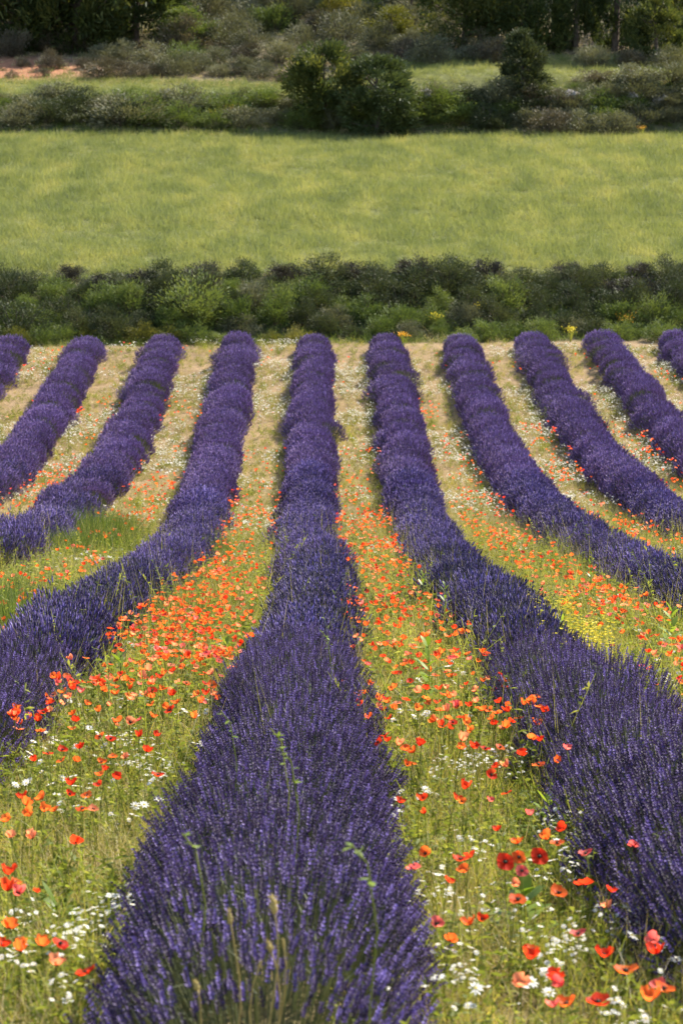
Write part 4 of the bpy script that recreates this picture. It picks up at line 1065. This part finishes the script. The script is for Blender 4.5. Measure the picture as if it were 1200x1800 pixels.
# ------------------------------------------------------------------ trees
def crown(n, clumps, shape, leaf, leafw, mat, csz=0.12, seed=0, droopy=0.0):
    """Unit crown: width 1, height 1; leaf sprays gathered into uneven clumps spread through the volume."""
    r = np.random.default_rng(seed)
    mb = MB()
    h = r.random(clumps)
    ph = r.uniform(0, 6.283, clumps)
    if shape == 'cone': pr = 0.5 * (1 - h) ** 0.75 + 0.04; h0 = h
    elif shape == 'egg': pr = 0.5 * np.sqrt(np.clip(1 - ((h - 0.42) / 0.6) ** 2, 0.02, 1)); h0 = h
    else: pr = 0.5 * np.sqrt(np.clip(1 - ((h - 0.5) / 0.52) ** 2, 0.02, 1)); h0 = h
    lob = 1 + 0.2 * np.sin(3 * ph + 5 * h0 + seed) + 0.12 * np.sin(5 * ph - 9 * h0)
    ra = pr * lob * np.sqrt(r.uniform(0.35, 1.0, clumps))
    c = np.stack([ra * np.cos(ph), ra * np.sin(ph), h0], -1)
    j = r.integers(0, clumps, n)
    p = c[j] + np.clip(r.normal(0, 1, (n, 3)), -1.9, 1.9) * np.array([csz, csz, csz * 0.7]) * (0.6 + 0.8 * r.random(clumps))[j][:, None]
    d = nrm(nrm(c[j] * [1, 1, 0.3]) * 0.8 + nrm(p - c[j]) * 0.7 + r.normal(0, 0.4, (n, 3)) + [0, 0, 0.3 - droopy])
    v = np.clip(0.5 + (r.random(clumps) - 0.5)[j] * 0.55 + r.normal(0, 0.17, n), 0, 1)
    strips(mb, p, d, leaf * r.uniform(0.6, 1.4, n), leafw * r.uniform(0.7, 1.3, n), 0.1, 1, 0, v, 'stem')
    return mb.mesh('tree_crown', [M[mat]]), c

def tree(name, label, px, py, wpx, hpx, shape, mat, n=11000, clumps=70, leaf=0.05, leafw=0.018, csz=0.075, lift=0.05, seed=1, cat='tree', lod_w=1.0):
    p = at(px, py)
    d = pix(*p)[2]
    w, h = wpx * d / F, hpx * d / F
    r = empty(name, (p[0], p[1], p[2] - 0.1)); tag(r, label, cat)
    me_, c = crown(n, clumps, shape, leaf, leafw, mat, csz, seed)
    o = obj('crown', me_, r); o.scale = (w, w * lod_w, h * (1 - lift)); o.location = (0, 0, h * lift); o.rotation_euler = (0, 0, seed * 1.7)
    mb = MB()
    tube(mb, [(0, 0, 0), (0.02 * w, 0, h * 0.3), (-0.01 * w, 0.01 * w, h * 0.6), (0, 0, h * 0.9)], np.array([0.045, 0.035, 0.022, 0.008]) * max(w, h * 0.5), 7)
    cc, ss = math.cos(seed * 1.7), math.sin(seed * 1.7)
    for q_ in c[:: max(1, len(c) // 16)]:
        e = np.array([(q_[0] * cc - q_[1] * ss) * w, (q_[0] * ss + q_[1] * cc) * w, h * lift + q_[2] * h * (1 - lift)])
        s0 = np.array([0, 0, e[2] * 0.72])
        tube(mb, [s0, (s0 + e) / 2 + [0, 0, -0.03 * h], e], np.array([0.014, 0.009, 0.004]) * w, 4)
    obj('trunk', mb.mesh('tree_trunk', [M['bark']], True), r)

tree('evergreen_oak', 'left of the twin evergreens on the far bank, rounded with lumpy yellow-green clumps', 570, 224, 98, 138, 'ball', 'pine', 15000, 34, 0.05, 0.022, 0.105, 0.04, 3)
tree('cypress', 'right of the twin evergreens on the far bank, dense dark green and pointed', 662, 236, 126, 130, 'egg', 'juniper', 17000, 110, 0.05, 0.014, 0.06, 0.0, 4)
tree('juniper', 'dark pointed juniper on top of the far bank right of the twin evergreens', 917, 168, 108, 104, 'cone', 'shrub_dark', 12000, 80, 0.05, 0.018, 0.055, 0.0, 5)
tree('pine_tree', 'dark pine at the left edge above the bare red soil', 35, 84, 190, 260, 'egg', 'pine', 14000, 90, 0.045, 0.014, 0.07, 0.0, 6)
tree('pine_tree', 'dark pine at the top left, second from the left edge', 135, 88, 190, 300, 'egg', 'pine', 14000, 90, 0.045, 0.014, 0.07, 0.0, 7)
tree('pine_tree', 'dark pine at the top left, with its right side sunlit beside the scrub', 238, 80, 170, 260, 'egg', 'pine', 14000, 80, 0.045, 0.014, 0.07, 0.0, 8)
tree('pine_tree', 'dark pine behind the left pines, its crown filling the gap between them', 85, 40, 260, 280, 'egg', 'pine', 12000, 90, 0.045, 0.016, 0.08, 0.0, 9)
tree('pine_tree', 'dark pine just left of the juniper, leftmost of the right group', 815, 86, 130, 260, 'egg', 'pine', 13000, 80, 0.045, 0.014, 0.07, 0.02, 10)
tree('pine_tree', 'broad pine behind the juniper with a sunlit right side', 925, 88, 160, 320, 'egg', 'pine', 15000, 90, 0.042, 0.013, 0.065, 0.02, 11)
tree('pine_tree', 'pine just right of the juniper, narrow and sunlit', 1010, 90, 85, 260, 'egg', 'pine', 12000, 70, 0.05, 0.016, 0.07, 0.02, 12)
tree('pine_tree', 'dark shaded pine right of the narrow sunlit one', 1080, 90, 120, 300, 'egg', 'pine', 13000, 80, 0.045, 0.015, 0.07, 0.02, 13)
tree('pine_tree', 'small yellow-green pine at the right edge with feathery sunlit branches', 1150, 112, 96, 120, 'egg', 'pine', 9000, 50, 0.05, 0.016, 0.06, 0.02, 14)
tree('pine_tree', 'tall pine cut by the right edge behind the small feathery one', 1205, 92, 130, 300, 'egg', 'pine', 12000, 80, 0.045, 0.015, 0.07, 0.02, 15)
tree('small_tree', 'sunlit yellow-green small tree on the hillside above the twin evergreens', 596, 52, 64, 66, 'ball', 'shrub_yellow', 6000, 34, 0.06, 0.02, 0.09, 0.05, 16)
tree('small_tree', 'golden green rounded small tree right of the sunlit one on the hillside', 688, 78, 78, 62, 'ball', 'shrub_yellow', 6000, 34, 0.06, 0.02, 0.09, 0.05, 17)
tree('small_tree', 'grey-green rounded tree at the top edge between hillside scrub and right pines', 722, 40, 90, 110, 'ball', 'shrub_grey', 7000, 40, 0.05, 0.02, 0.09, 0.05, 18)
tree('small_tree', 'grey-green bushy tree right of the dark left pines', 328, 84, 96, 66, 'ball', 'shrub_green', 6000, 34, 0.06, 0.02, 0.09, 0.03, 19)
tree('small_tree', 'grey-green bushy tree at the top edge in the middle of the hillside', 490, 30, 80, 70, 'ball', 'shrub_grey', 6000, 34, 0.06, 0.02, 0.09, 0.03, 20)
ti = 30
for px, py, w, h in [(-120, 60, 220, 300), (310, -30, 190, 260), (440, -50, 170, 240), (560, -60, 190, 240), (690, -40, 180, 260), (780, -10, 170, 280), (870, -30, 200, 300), (980, -20, 180, 280), (1120, -10, 190, 300), (1280, 40, 220, 320), (20, -60, 220, 280), (180, -40, 220, 280)]:
    p = at(px, py)
    if p is None: continue
    ti += 1
    tree('pine_tree', 'shadowed pine in the wood at the top of the hillside', px, py, w, h, 'egg', 'pine', 6000, 70, 0.05, 0.022, 0.08, 0.0, ti)
for o in S.objects:
    if o.get('label') == 'shadowed pine in the wood at the top of the hillside':
        o['group'] = 'shadowed pines of the hilltop wood'
